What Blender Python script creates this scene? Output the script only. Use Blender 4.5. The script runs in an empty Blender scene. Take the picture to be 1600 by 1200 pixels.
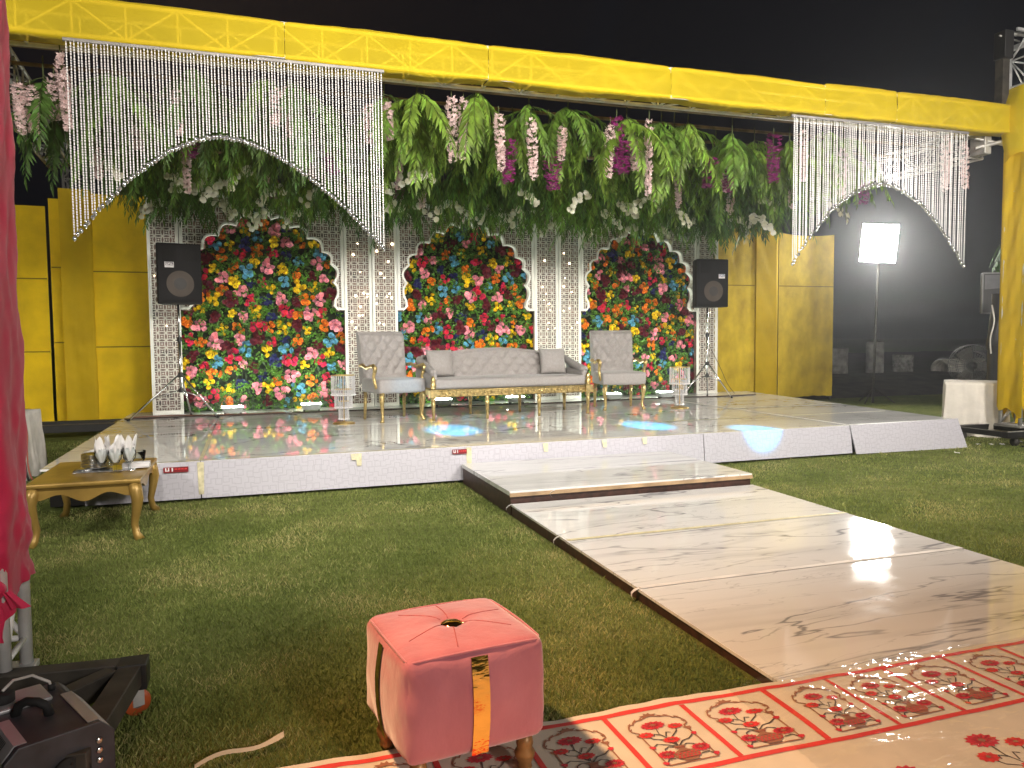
import bpy, math, random
import numpy as np
from mathutils import Vector, Matrix, Euler

R = math.radians
PI = math.pi
rnd = random.Random(7)
sc = bpy.context.scene
col = sc.collection

# ---------------------------------------------------------------- camera
CAM_H = 1.5
cam_d = bpy.data.cameras.new("camera")
cam_d.sensor_fit = 'HORIZONTAL'
cam_d.sensor_width = 36.0
cam_d.lens = 1210 / 1600 * 36.0
cam_d.clip_start = 0.05
cam_d.clip_end = 900
cam = bpy.data.objects.new("camera", cam_d)
col.objects.link(cam)
_th, _p, _r = R(18.65), R(3.37), R(-0.51)
_f = Vector((math.sin(_th) * math.cos(_p), math.cos(_th) * math.cos(_p), -math.sin(_p)))
_rt = Vector((math.cos(_th), -math.sin(_th), 0))
_up = _rt.cross(_f)
_rt2 = _rt * math.cos(_r) + _up * math.sin(_r)
_up2 = -_rt * math.sin(_r) + _up * math.cos(_r)
m3 = Matrix((_rt2, _up2, -_f)).transposed()
cam.matrix_world = Matrix.Translation((0, 0, CAM_H)) @ m3.to_4x4()
sc.camera = cam

# ---------------------------------------------------------------- world: clear night sky
w = bpy.data.worlds.new("World")
sc.world = w
w.use_nodes = True
nt = w.node_tree
nt.nodes.clear()
wo = nt.nodes.new("ShaderNodeOutputWorld")
bg = nt.nodes.new("ShaderNodeBackground")
bg.inputs[0].default_value = (0.52, 0.56, 0.85, 1)
bg.inputs[1].default_value = 0.006
nt.links.new(bg.outputs[0], wo.inputs[0])

# ---------------------------------------------------------------- view
sc.view_settings.view_transform = 'Standard'
sc.view_settings.look = 'None'
sc.view_settings.exposure = 0.0
sc.view_settings.gamma = 1.0
sc.view_settings.use_curve_mapping = False
sc.render.engine = 'CYCLES'
sc.cycles.use_denoising = True
sc.cycles.max_bounces = 7
sc.cycles.transparent_max_bounces = 16
sc.cycles.sample_clamp_indirect = 6.0
sc.cycles.caustics_reflective = False
sc.cycles.caustics_refractive = False

# ---------------------------------------------------------------- lamps of the venue
def aim(o, target):
    d = Vector(target) - Vector(o.location)
    o.rotation_euler = d.to_track_quat('-Z', 'Y').to_euler()

def area(name, loc, target, sx, sy, energy, colr, spread=PI):
    l = bpy.data.lights.new(name, 'AREA')
    l.shape = 'RECTANGLE'; l.size = sx; l.size_y = sy
    l.energy = energy; l.color = colr; l.spread = spread
    o = bpy.data.objects.new(name, l); col.objects.link(o)
    o.location = loc; aim(o, target)
    return o

def spot(name, loc, target, energy, colr, angle, blend=.3, rad=.05):
    l = bpy.data.lights.new(name, 'SPOT')
    l.energy = energy; l.color = colr; l.spot_size = R(angle); l.spot_blend = blend
    l.shadow_soft_size = rad
    o = bpy.data.objects.new(name, l); col.objects.link(o)
    o.location = loc; aim(o, target)
    return o

# floodlights on the front beam above the photographer, aimed at the stage
for _x in (-1.0, 2.2, 5.4, 8.6):
    area("beam_flood_and_fill", (_x, 2.4, 4.4), (_x * .9 + .5, 10.5, 1.9), .6, .4, 190, (1.0, .945, .86), R(130))
area("beam_flood_and_fill", (-4.4, 2.4, 4.2), (-2.4, 14.4, 2.2), .6, .4, 150, (1.0, .945, .86), R(120))  # extra unseen fill added to brighten the left drapes
# weak wash from the masts on the far side of the lawn
area("lawn_floodlight", (6, -14, 7.0), (3, 6, 1.0), 2.5, 1.6, 1500, (1.0, .92, .85))
# warm par can on the pink tower, washing the near lawn and the carpet
spot("par_can", (-.75, 2.6, 3.4), (2.9, 2.0, 0), 1020, (1.0, .58, .30), 96, 1.0, .10)
# cyan profile spots on the same front beam
spot("stage_spot", (2.0, 2.4, 4.7), (2.35, 9.25, .375), 15000, (.03, .47, 1.0), 5.6, .7, .03)
spot("stage_spot", (4.4, 2.4, 4.7), (4.78, 8.75, .375), 15000, (.03, .47, 1.0), 5.2, .7, .03)
spot("stage_spot", (5.6, 2.4, 4.7), (5.80, 7.92, .36), 15000, (.03, .47, 1.0), 5.4, .8, .03)
spot("stage_spot", (1.4, 2.4, 4.7), (2.02, 10.5, .83), 2500, (.2, .65, 1.0), 3.6, .9, .03)

# ---------------------------------------------------------------- materials
MATS = {}
def nodes_of(m):
    m.use_nodes = True
    n = m.node_tree
    n.nodes.clear()
    return n, n.nodes.new("ShaderNodeOutputMaterial")

def pm(name, c, rough=.5, metal=0, var=.12, scale=6, bump=0, bscale=60, coat=0, sheen=0, spec=.5,
       transl=0, transp=0, c2=None, detail=4, stretch=(1, 1, 1), rvar=0):
    """principled surface whose colour drifts with noise; transl / transp mix in thin-cloth light"""
    if name in MATS: return MATS[name]
    m = bpy.data.materials.new(name)
    n, out = nodes_of(m)
    L = n.links.new
    tc = n.nodes.new("ShaderNodeTexCoord")
    mp = n.nodes.new("ShaderNodeMapping"); mp.inputs['Scale'].default_value = stretch
    L(tc.outputs['Object'], mp.inputs[0])
    no = n.nodes.new("ShaderNodeTexNoise"); no.inputs['Scale'].default_value = scale
    no.inputs['Detail'].default_value = detail
    L(mp.outputs[0], no.inputs['Vector'])
    mr = n.nodes.new("ShaderNodeMapRange"); mr.inputs[1].default_value = .3; mr.inputs[2].default_value = .7
    L(no.outputs[0], mr.inputs[0])
    mx = n.nodes.new("ShaderNodeMix"); mx.data_type = 'RGBA'
    L(mr.outputs[0], mx.inputs[0])
    d = c2 if c2 else tuple(max(0, x * (1 - 2 * var)) for x in c)
    e = c if c2 else tuple(min(1, x * (1 + var)) for x in c)
    mx.inputs[6].default_value = (*d, 1); mx.inputs[7].default_value = (*e, 1)
    b = n.nodes.new("ShaderNodeBsdfPrincipled")
    L(mx.outputs[2], b.inputs['Base Color'])
    b.inputs['Roughness'].default_value = rough
    b.inputs['Metallic'].default_value = metal
    b.inputs['Specular IOR Level'].default_value = spec
    b.inputs['Coat Weight'].default_value = coat
    b.inputs['Coat Roughness'].default_value = .08
    b.inputs['Sheen Weight'].default_value = sheen
    if rvar:
        m2 = n.nodes.new("ShaderNodeMapRange"); m2.inputs[3].default_value = max(0.02, rough - rvar); m2.inputs[4].default_value = rough + rvar
        L(no.outputs[0], m2.inputs[0]); L(m2.outputs[0], b.inputs['Roughness'])
    nrm = None
    if bump:
        nb = n.nodes.new("ShaderNodeTexNoise"); nb.inputs['Scale'].default_value = bscale; nb.inputs['Detail'].default_value = 3
        L(mp.outputs[0], nb.inputs['Vector'])
        bp = n.nodes.new("ShaderNodeBump"); bp.inputs['Strength'].default_value = bump; bp.inputs['Distance'].default_value = .01
        L(nb.outputs[0], bp.inputs['Height']); L(bp.outputs[0], b.inputs['Normal']); nrm = bp
    sh = b.outputs[0]
    if transl:
        t = n.nodes.new("ShaderNodeBsdfTranslucent"); L(mx.outputs[2], t.inputs[0])
        if nrm: L(nrm.outputs[0], t.inputs['Normal'])
        a = n.nodes.new("ShaderNodeMixShader"); a.inputs[0].default_value = transl
        L(sh, a.inputs[1]); L(t.outputs[0], a.inputs[2]); sh = a.outputs[0]
    if transp:
        t = n.nodes.new("ShaderNodeBsdfTransparent")
        t.inputs[0].default_value = (*[min(1, .25 + x) for x in c], 1)
        a = n.nodes.new("ShaderNodeMixShader"); a.inputs[0].default_value = transp
        L(sh, a.inputs[1]); L(t.outputs[0], a.inputs[2]); sh = a.outputs[0]
    L(sh, out.inputs[0])
    MATS[name] = m
    return m

def emit(name, c, s):
    m = bpy.data.materials.new(name)
    n, out = nodes_of(m)
    e = n.nodes.new("ShaderNodeEmission"); e.inputs[0].default_value = (*c, 1); e.inputs[1].default_value = s
    n.links.new(e.outputs[0], out.inputs[0])
    return m

def marble(name, base, vein, mapping, rough, rot=0.0):
    m = bpy.data.materials.new(name)
    n, out = nodes_of(m); L = n.links.new
    tc = n.nodes.new("ShaderNodeTexCoord")
    mp = n.nodes.new("ShaderNodeMapping"); mp.inputs['Scale'].default_value = mapping; mp.inputs['Rotation'].default_value[2] = rot
    L(tc.outputs['Object'], mp.inputs[0])
    def ridge(scale, detail, dist, wid, seedv):
        ad = n.nodes.new("ShaderNodeVectorMath"); ad.inputs[1].default_value = seedv
        L(mp.outputs[0], ad.inputs[0])
        t = n.nodes.new("ShaderNodeTexNoise"); t.inputs['Scale'].default_value = scale; t.inputs['Detail'].default_value = detail
        t.inputs['Distortion'].default_value = dist; t.inputs['Roughness'].default_value = .55
        L(ad.outputs[0], t.inputs['Vector'])
        s = n.nodes.new("ShaderNodeMath"); s.operation = 'SUBTRACT'; s.inputs[1].default_value = .5
        L(t.outputs[0], s.inputs[0])
        a = n.nodes.new("ShaderNodeMath"); a.operation = 'ABSOLUTE'; L(s.outputs[0], a.inputs[0])
        r = n.nodes.new("ShaderNodeMapRange"); r.inputs[1].default_value = 0; r.inputs[2].default_value = wid
        r.inputs[3].default_value = 1; r.inputs[4].default_value = 0
        r.interpolation_type = 'SMOOTHSTEP'
        L(a.outputs[0], r.inputs[0])
        k = n.nodes.new("ShaderNodeTexNoise"); k.inputs['Scale'].default_value = scale * 1.1
        L(ad.outputs[0], k.inputs['Vector'])
        kr = n.nodes.new("ShaderNodeMapRange"); kr.inputs[1].default_value = .34; kr.inputs[2].default_value = .56
        L(k.outputs[0], kr.inputs[0])
        mu = n.nodes.new("ShaderNodeMath"); mu.operation = 'MULTIPLY'
        L(r.outputs[0], mu.inputs[0]); L(kr.outputs[0], mu.inputs[1])
        return mu
    v1 = ridge(.9, 4, .7, .014, (0, 0, 0)); v2 = ridge(1.5, 5, 1.1, .008, (7.3, 2.1, 0)); v3 = ridge(.55, 4, .5, .05, (3.3, 8.1, 0))
    s1 = n.nodes.new("ShaderNodeMath"); s1.operation = 'MULTIPLY_ADD'; s1.inputs[1].default_value = .6
    L(v2.outputs[0], s1.inputs[0]); L(v1.outputs[0], s1.inputs[2])
    s2 = n.nodes.new("ShaderNodeMath"); s2.operation = 'MULTIPLY_ADD'; s2.inputs[1].default_value = .22; s2.use_clamp = True
    L(v3.outputs[0], s2.inputs[0]); L(s1.outputs[0], s2.inputs[2])
    mx = n.nodes.new("ShaderNodeMix"); mx.data_type = 'RGBA'
    mx.inputs[6].default_value = (*base, 1); mx.inputs[7].default_value = (*vein, 1)
    L(s2.outputs[0], mx.inputs[0])
    # faint scuffs and dust
    d = n.nodes.new("ShaderNodeTexNoise"); d.inputs['Scale'].default_value = 5; d.inputs['Detail'].default_value = 6
    L(tc.outputs['Object'], d.inputs['Vector'])
    dr = n.nodes.new("ShaderNodeMapRange"); dr.inputs[1].default_value = .35; dr.inputs[2].default_value = .75
    dr.inputs[3].default_value = rough * .7; dr.inputs[4].default_value = rough * 2.0
    L(d.outputs[0], dr.inputs[0])
    b = n.nodes.new("ShaderNodeBsdfPrincipled")
    L(mx.outputs[2], b.inputs['Base Color']); L(dr.outputs[0], b.inputs['Roughness'])
    b.inputs['IOR'].default_value = 1.55
    bn = n.nodes.new("ShaderNodeTexNoise"); bn.inputs['Scale'].default_value = 2.2; bn.inputs['Detail'].default_value = 2
    L(tc.outputs['Object'], bn.inputs['Vector'])
    bp = n.nodes.new("ShaderNodeBump"); bp.inputs['Strength'].default_value = .03; bp.inputs['Distance'].default_value = .02
    L(bn.outputs[0], bp.inputs['Height']); L(bp.outputs[0], b.inputs['Normal'])
    L(b.outputs[0], out.inputs[0])
    return m

def skirt_mat():
    m = bpy.data.materials.new("printed_skirt")
    n, out = nodes_of(m); L = n.links.new
    tc = n.nodes.new("ShaderNodeTexCoord")
    sw = n.nodes.new("ShaderNodeSeparateXYZ"); L(tc.outputs['Object'], sw.inputs[0])
    cb = n.nodes.new("ShaderNodeCombineXYZ"); L(sw.outputs[0], cb.inputs[0]); L(sw.outputs[2], cb.inputs[1])
    v = n.nodes.new("ShaderNodeTexVoronoi"); v.voronoi_dimensions = '2D'; v.feature = 'F1'; v.distance = 'CHEBYCHEV'
    v.inputs['Scale'].default_value = 14; v.inputs['Randomness'].default_value = .8
    L(cb.outputs[0], v.inputs['Vector'])
    r = n.nodes.new("ShaderNodeMath"); r.operation = 'SUBTRACT'; r.inputs[1].default_value = .38; L(v.outputs['Distance'], r.inputs[0])
    a = n.nodes.new("ShaderNodeMath"); a.operation = 'ABSOLUTE'; L(r.outputs[0], a.inputs[0])
    mr = n.nodes.new("ShaderNodeMapRange"); mr.inputs[1].default_value = .03; mr.inputs[2].default_value = .07
    L(a.outputs[0], mr.inputs[0])
    no = n.nodes.new("ShaderNodeTexNoise"); no.inputs['Scale'].default_value = 3; L(tc.outputs['Object'], no.inputs['Vector'])
    mx = n.nodes.new("ShaderNodeMix"); mx.data_type = 'RGBA'
    mx.inputs[6].default_value = (.40, .385, .43, 1); mx.inputs[7].default_value = (.48, .465, .51, 1)
    L(mr.outputs[0], mx.inputs[0])
    b = n.nodes.new("ShaderNodeBsdfPrincipled"); b.inputs['Roughness'].default_value = .45
    L(mx.outputs[2], b.inputs['Base Color'])
    L(b.outputs[0], out.inputs[0])
    return m

def grass_ground_mat():
    m = bpy.data.materials.new("lawn_soil")
    n, out = nodes_of(m); L = n.links.new
    tc = n.nodes.new("ShaderNodeTexCoord")
    def noise(s, d=4):
        t = n.nodes.new("ShaderNodeTexNoise"); t.inputs['Scale'].default_value = s; t.inputs['Detail'].default_value = d
        L(tc.outputs['Object'], t.inputs['Vector']); return t
    n1 = noise(.9, 5); n2 = noise(140, 4); n3 = noise(9, 4)
    mx = n.nodes.new("ShaderNodeMix"); mx.data_type = 'RGBA'
    mx.inputs[6].default_value = (.125, .16, .038, 1); mx.inputs[7].default_value = (.22, .23, .075, 1)
    mr = n.nodes.new("ShaderNodeMapRange"); mr.inputs[1].default_value = .4; mr.inputs[2].default_value = .75
    L(n1.outputs[0], mr.inputs[0]); L(mr.outputs[0], mx.inputs[0])
    m2 = n.nodes.new("ShaderNodeMix"); m2.data_type = 'RGBA'; m2.blend_type = 'MULTIPLY'; m2.inputs[0].default_value = 1
    L(mx.outputs[2], m2.inputs[6])
    cr = n.nodes.new("ShaderNodeMapRange"); cr.inputs[1].default_value = .3; cr.inputs[2].default_value = .7
    cr.inputs[3].default_value = .5; cr.inputs[4].default_value = 1.35
    L(n2.outputs[0], cr.inputs[0]); L(cr.outputs[0], m2.inputs[7])
    m4 = n.nodes.new("ShaderNodeMix"); m4.data_type = 'RGBA'; m4.blend_type = 'MULTIPLY'; m4.inputs[0].default_value = 1
    c4 = n.nodes.new("ShaderNodeMapRange"); c4.inputs[1].default_value = .3; c4.inputs[2].default_value = .7
    c4.inputs[3].default_value = .7; c4.inputs[4].default_value = 1.3
    L(n3.outputs[0], c4.inputs[0]); L(m2.outputs[2], m4.inputs[6]); L(c4.outputs[0], m4.inputs[7])
    b = n.nodes.new("ShaderNodeBsdfPrincipled"); b.inputs['Roughness'].default_value = .9; b.inputs['Specular IOR Level'].default_value = .15
    L(m4.outputs[2], b.inputs['Base Color'])
    bp = n.nodes.new("ShaderNodeBump"); bp.inputs['Strength'].default_value = .8; bp.inputs['Distance'].default_value = .02
    L(n2.outputs[0], bp.inputs['Height']); L(bp.outputs[0], b.inputs['Normal'])
    L(b.outputs[0], out.inputs[0])
    return m

def blade_mat():
    m = bpy.data.materials.new("grass_blade")
    n, out = nodes_of(m); L = n.links.new
    tc = n.nodes.new("ShaderNodeTexCoord")
    t = n.nodes.new("ShaderNodeTexNoise"); t.inputs['Scale'].default_value = 1.3; t.inputs['Detail'].default_value = 6
    L(tc.outputs['Object'], t.inputs['Vector'])
    g = n.nodes.new("ShaderNodeNewGeometry")
    ad = n.nodes.new("ShaderNodeMath"); ad.operation = 'MULTIPLY_ADD'; ad.inputs[1].default_value = .40
    st_ = n.nodes.new("ShaderNodeMath"); st_.operation = 'MULTIPLY_ADD'; st_.inputs[1].default_value = 1.45; st_.inputs[2].default_value = -.20
    L(t.outputs[0], st_.inputs[0])
    L(g.outputs['Random Per Island'], ad.inputs[0]); L(st_.outputs[0], ad.inputs[2])
    cr = n.nodes.new("ShaderNodeValToRGB")
    e = cr.color_ramp.elements
    e[0].position = .45; e[0].color = (.150, .190, .045, 1)
    e[1].position = 1.08 if False else 1.0; e[1].color = (.48, .43, .18, 1)
    k = e.new(.66); k.color = (.205, .255, .060, 1)
    k = e.new(.85); k.color = (.30, .33, .10, 1)
    L(ad.outputs[0], cr.inputs[0])
    b = n.nodes.new("ShaderNodeBsdfPrincipled"); b.inputs['Roughness'].default_value = .6; b.inputs['Specular IOR Level'].default_value = .25
    L(cr.outputs[0], b.inputs['Base Color'])
    tr = n.nodes.new("ShaderNodeBsdfTranslucent"); L(cr.outputs[0], tr.inputs[0])
    ms = n.nodes.new("ShaderNodeMixShader"); ms.inputs[0].default_value = .25
    L(b.outputs[0], ms.inputs[1]); L(tr.outputs[0], ms.inputs[2]); L(ms.outputs[0], out.inputs[0])
    return m

def film_mat():
    m = bpy.data.materials.new("clear_film")
    n, out = nodes_of(m); L = n.links.new
    tc = n.nodes.new("ShaderNodeTexCoord")
    no = n.nodes.new("ShaderNodeTexNoise"); no.inputs['Scale'].default_value = 4.5; no.inputs['Detail'].default_value = 2.5; no.inputs['Distortion'].default_value = 1.0
    mp = n.nodes.new("ShaderNodeMapping"); mp.inputs['Rotation'].default_value[2] = R(-35); mp.inputs['Scale'].default_value = (.35, 1.6, 1)
    L(tc.outputs['Object'], mp.inputs[0]); L(mp.outputs[0], no.inputs['Vector'])
    bp = n.nodes.new("ShaderNodeBump"); bp.inputs['Strength'].default_value = .9; bp.inputs['Distance'].default_value = .03
    L(no.outputs[0], bp.inputs['Height'])
    gl = n.nodes.new("ShaderNodeBsdfGlossy"); gl.inputs['Roughness'].default_value = .10; L(bp.outputs[0], gl.inputs['Normal'])
    tp = n.nodes.new("ShaderNodeBsdfTransparent")
    ms = n.nodes.new("ShaderNodeMixShader"); ms.inputs[0].default_value = .13; L(tp.outputs[0], ms.inputs[1]); L(gl.outputs[0], ms.inputs[2])
    L(ms.outputs[0], out.inputs[0])
    return m

M_MARBLE_S = marble("stage_marble", (.80, .79, .77), (.28, .28, .28), (.45, 1.0, 1), .030)
M_MARBLE_R = marble("runway_marble", (.73, .72, .70), (.30, .30, .31), (.40, 2.6, 1), .05, R(3))
M_SKIRT = skirt_mat()
M_EDGE = pm("dark_board_edge", (.055, .022, .014), .5, var=.3, scale=20)
M_DARK = pm("dark_underside", (.015, .013, .011), .9)
M_YEL = pm("yellow_beam_cloth", (.72, .54, .002), .75, var=.05, scale=1.2, transl=.17, transp=.42, bump=.4, bscale=7, sheen=.1)
M_YELB = pm("yellow_back_cloth", (.93, .62, .004), .8, var=.10, scale=2.2, transl=.12, bump=.25, bscale=22)
M_YELV = pm("yellow_velvet_cloth", (.76, .55, .03), .7, c2=(.44, .285, .004), scale=3.0, detail=8, bump=.2, bscale=18, stretch=(1, 1, .7))
M_YELT = pm("yellow_tower_cloth", (.84, .57, .004), .75, var=.07, scale=2, transl=.2, transp=.22, bump=.3, bscale=12)
M_BARSHADE = pm("frame_shadow_paint", (.30, .19, .004), .85)
M_PINK = pm("pink_cloth", (.60, .014, .075), .7, var=.08, scale=3, transl=.08, bump=.2, bscale=14, sheen=.15)
M_ALU = pm("aluminium", (.66, .66, .66), .42, metal=.45, var=.12, scale=9)
M_ALUD = pm("worn_aluminium", (.40, .39, .37), .5, metal=.5, var=.2, scale=9)
M_RUST = pm("rusty_bar", (.24, .17, .09), .7, var=.35, scale=7)
M_BLACK = pm("black_paint", (.018, .017, .017), .45, var=.2, scale=9)
M_BLACKD = pm("dusty_black", (.05, .043, .034), .6, var=.35, scale=8, detail=8)
M_RUB = pm("rubber", (.012, .012, .012), .75)
M_ORANGE = pm("orange_wheel", (.62, .12, .03), .5, var=.15)
M_STEEL = pm("bright_steel", (.72, .72, .72), .25, metal=1)
M_GREY = pm("grey_upholstery", (.325, .30, .285), .7, var=.05, scale=30, bump=.12, bscale=220, sheen=.25)
M_GOLD = pm("antique_gold", (.62, .46, .19), .36, metal=.75, var=.22, scale=22, bump=.1, bscale=60)
M_GOLDT = pm("gold_table_paint", (.40, .25, .06), .38, metal=.35, var=.14, scale=5, coat=.25)
M_GOLDM = pm("gold_mirror_foil", (.88, .50, .13), .07, metal=1, var=.05, bump=.4, bscale=22, stretch=(.5, .5, 1.4))
M_BRASS = pm("brass", (.72, .52, .20), .3, metal=.9, var=.1)
M_WHITE = pm("white_paint_panel", (.72, .67, .60), .5, var=.06, scale=5)
M_WTRIM = pm("white_trim", (.82, .80, .74), .4, var=.04)
M_BACK = pm("backing_reflection_paint", (.36, .20, .16), .5, c2=(.05, .04, .035), scale=5.5, detail=5)  # pinkish blotches paint the reflections of a mirrored backing into the colour
M_GBOARD = pm("green_board", (.012, .02, .008), .9)
M_CRYS = pm("crystal", (.80, .78, .78), .22, var=.03, spec=.8)
M_CHROME = pm("chrome_ball", (.85, .85, .88), .06, metal=.9, var=.02)
M_RODG = pm("grey_rail", (.24, .225, .21), .45, metal=.4)
M_VEL = pm("pink_velvet", (.54, .17, .205), .75, c2=(.39, .105, .14), scale=5, bump=.35, bscale=26, sheen=.7, detail=7, stretch=(1, 1, .6))
M_VELS = pm("velvet_seam", (.42, .10, .11), .8)
M_WOODL = pm("turned_leg_wood", (.36, .20, .07), .4, var=.25, scale=14, metal=.3)
M_CARPET = pm("printed_cloth", (.70, .62, .50), .75, var=.04, scale=8, bump=.1, bscale=300)
M_RED = pm("print_red", (.70, .055, .05), .75, var=.06)
M_PINKP = pm("print_pink_red", (.66, .035, .06), .75, var=.12, scale=60)
M_MAROONP = pm("print_maroon", (.30, .03, .035), .75, var=.1)
M_BROWNP = pm("print_brown", (.34, .15, .09), .75, var=.1)
M_DARKP = pm("print_dark_stem", (.10, .07, .06), .75)
M_CREAM = pm("white_table_cloth", (.72, .68, .62), .8, var=.08, scale=7, bump=.2, bscale=16)
M_CREAMD = pm("cream_box_cloth", (.72, .67, .60), .85, var=.04, scale=9, bump=.45, bscale=14)
M_PAPER = pm("napkin_paper", (.82, .80, .80), .8, var=.03)
M_PLATE = pm("silver_plate", (.62, .62, .62), .2, metal=.9)
M_STICK = pm("red_sticker", (.22, .006, .012), .5)
M_STICKW = pm("sticker_white", (.75, .72, .72), .6)
M_STICKD = pm("sticker_dark", (.10, .09, .11), .6)
M_TAPE = pm("yellowed_tape", (.66, .60, .38), .5, var=.15, scale=20)
M_TAPEW = pm("white_tape", (.75, .72, .68), .6)
M_CABLE = pm("dark_cable", (.035, .018, .012), .6)
M_CABLER = pm("red_cable", (.35, .08, .05), .6)
M_SPK = pm("speaker_box", (.008, .0075, .008), .6, spec=.15, var=.25, scale=40, bump=.2, bscale=260)
M_SPKG = pm("speaker_grille", (.009, .0085, .0095), .6, spec=.15, var=.1, scale=200, detail=1)
M_CONE = pm("speaker_cone", (.075, .06, .05), .6, spec=.2, var=.08)
M_CONE2 = pm("speaker_dust_cap", (.03, .027, .027), .6)
M_CONC = pm("old_concrete", (.44, .42, .35), .9, var=.25, scale=6)
M_DRUM = pm("dirty_white_drum", (.30, .29, .26), .8, var=.3, scale=5)
M_EARTH = pm("bare_earth", (.055, .045, .035), .95, var=.35, scale=2.5, bump=.6, bscale=6)
M_FOGS = pm("fog_silver", (.58, .57, .58), .4, metal=.55, var=.1)
M_FOGB = pm("fog_black", (.045, .046, .054), .5, var=.22, scale=12, detail=7)
M_PALE = pm("pale_plastic_strip", (.55, .50, .40), .6)
M_FLOODW = pm("uplight_housing", (.42, .46, .44), .35)
M_BLADE = blade_mat()
M_FILM = film_mat()
M_FERN = [pm("fern_leaf_a", (.165, .27, .034), .5, var=.30, scale=5, transl=.22, spec=.35),
          pm("fern_leaf_b", (.115, .21, .028), .5, var=.30, scale=5, transl=.22, spec=.35),
          pm("fern_leaf_c", (.07, .145, .026), .5, var=.30, scale=5, transl=.2, spec=.35)]
def leafy(m, lo, hi):
    """vary the tone leaf by leaf"""
    n = m.node_tree; L = n.links.new
    b = [x for x in n.nodes if x.type == 'BSDF_PRINCIPLED'][0]; src = b.inputs['Base Color'].links[0].from_socket
    g = n.nodes.new("ShaderNodeNewGeometry"); r = n.nodes.new("ShaderNodeMapRange"); r.inputs[3].default_value = lo; r.inputs[4].default_value = hi
    L(g.outputs['Random Per Island'], r.inputs[0])
    v = n.nodes.new("ShaderNodeHueSaturation"); L(r.outputs[0], v.inputs['Value']); L(src, v.inputs['Color'])
    h = n.nodes.new("ShaderNodeMapRange"); h.inputs[3].default_value = .485; h.inputs[4].default_value = .515
    L(g.outputs['Random Per Island'], h.inputs[0]); L(h.outputs[0], v.inputs['Hue'])
    L(v.outputs[0], b.inputs['Base Color'])
    for x in n.nodes:
        if x.type == 'BSDF_TRANSLUCENT': L(v.outputs[0], x.inputs[0])
for _m in M_FERN: leafy(_m, .55, 1.5)
M_STEM = pm("green_stem", (.06, .08, .02), .7)
M_LEAFW = pm("wall_leaf", (.15, .33, .04), .45, c2=(.06, .15, .018), scale=11, transl=.2, spec=.5)
leafy(M_LEAFW, .6, 1.4)
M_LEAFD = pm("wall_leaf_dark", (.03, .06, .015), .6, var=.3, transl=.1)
M_BLOS = pm("pale_pink_blossom", (.80, .61, .60), .7, var=.12, scale=30, transl=.25)
M_BLOSM = pm("magenta_blossom", (.27, .014, .16), .65, var=.3, scale=30, transl=.2)
M_ORCH = pm("cream_orchid", (.76, .74, .52), .65, c2=(.78, .76, .70), scale=12, transl=.25)
M_GLASS = bpy.data.materials.new("clear_glass")
_n, _o = nodes_of(M_GLASS)
_g = _n.nodes.new("ShaderNodeBsdfGlossy"); _g.inputs['Roughness'].default_value = .04
_t = _n.nodes.new("ShaderNodeBsdfTransparent"); _t.inputs[0].default_value = (.93, .95, .95, 1)
_w = _n.nodes.new("ShaderNodeLayerWeight"); _w.inputs[0].default_value = .12
_x = _n.nodes.new("ShaderNodeMixShader")
_n.links.new(_w.outputs['Fresnel'], _x.inputs[0]); _n.links.new(_t.outputs[0], _x.inputs[1]); _n.links.new(_g.outputs[0], _x.inputs[2])
_n.links.new(_x.outputs[0], _o.inputs[0])
M_LED = emit("floodlight_leds", (1.0, .97, .90), 170)
M_UPL = emit("uplight_tube", (.90, 1.0, .86), 260)
M_GLINT = emit("mirror_glint", (1.0, .80, .52), 26)  # glowing dots standing in for lamp reflections in a mirrored backing, no real bulbs

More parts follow.
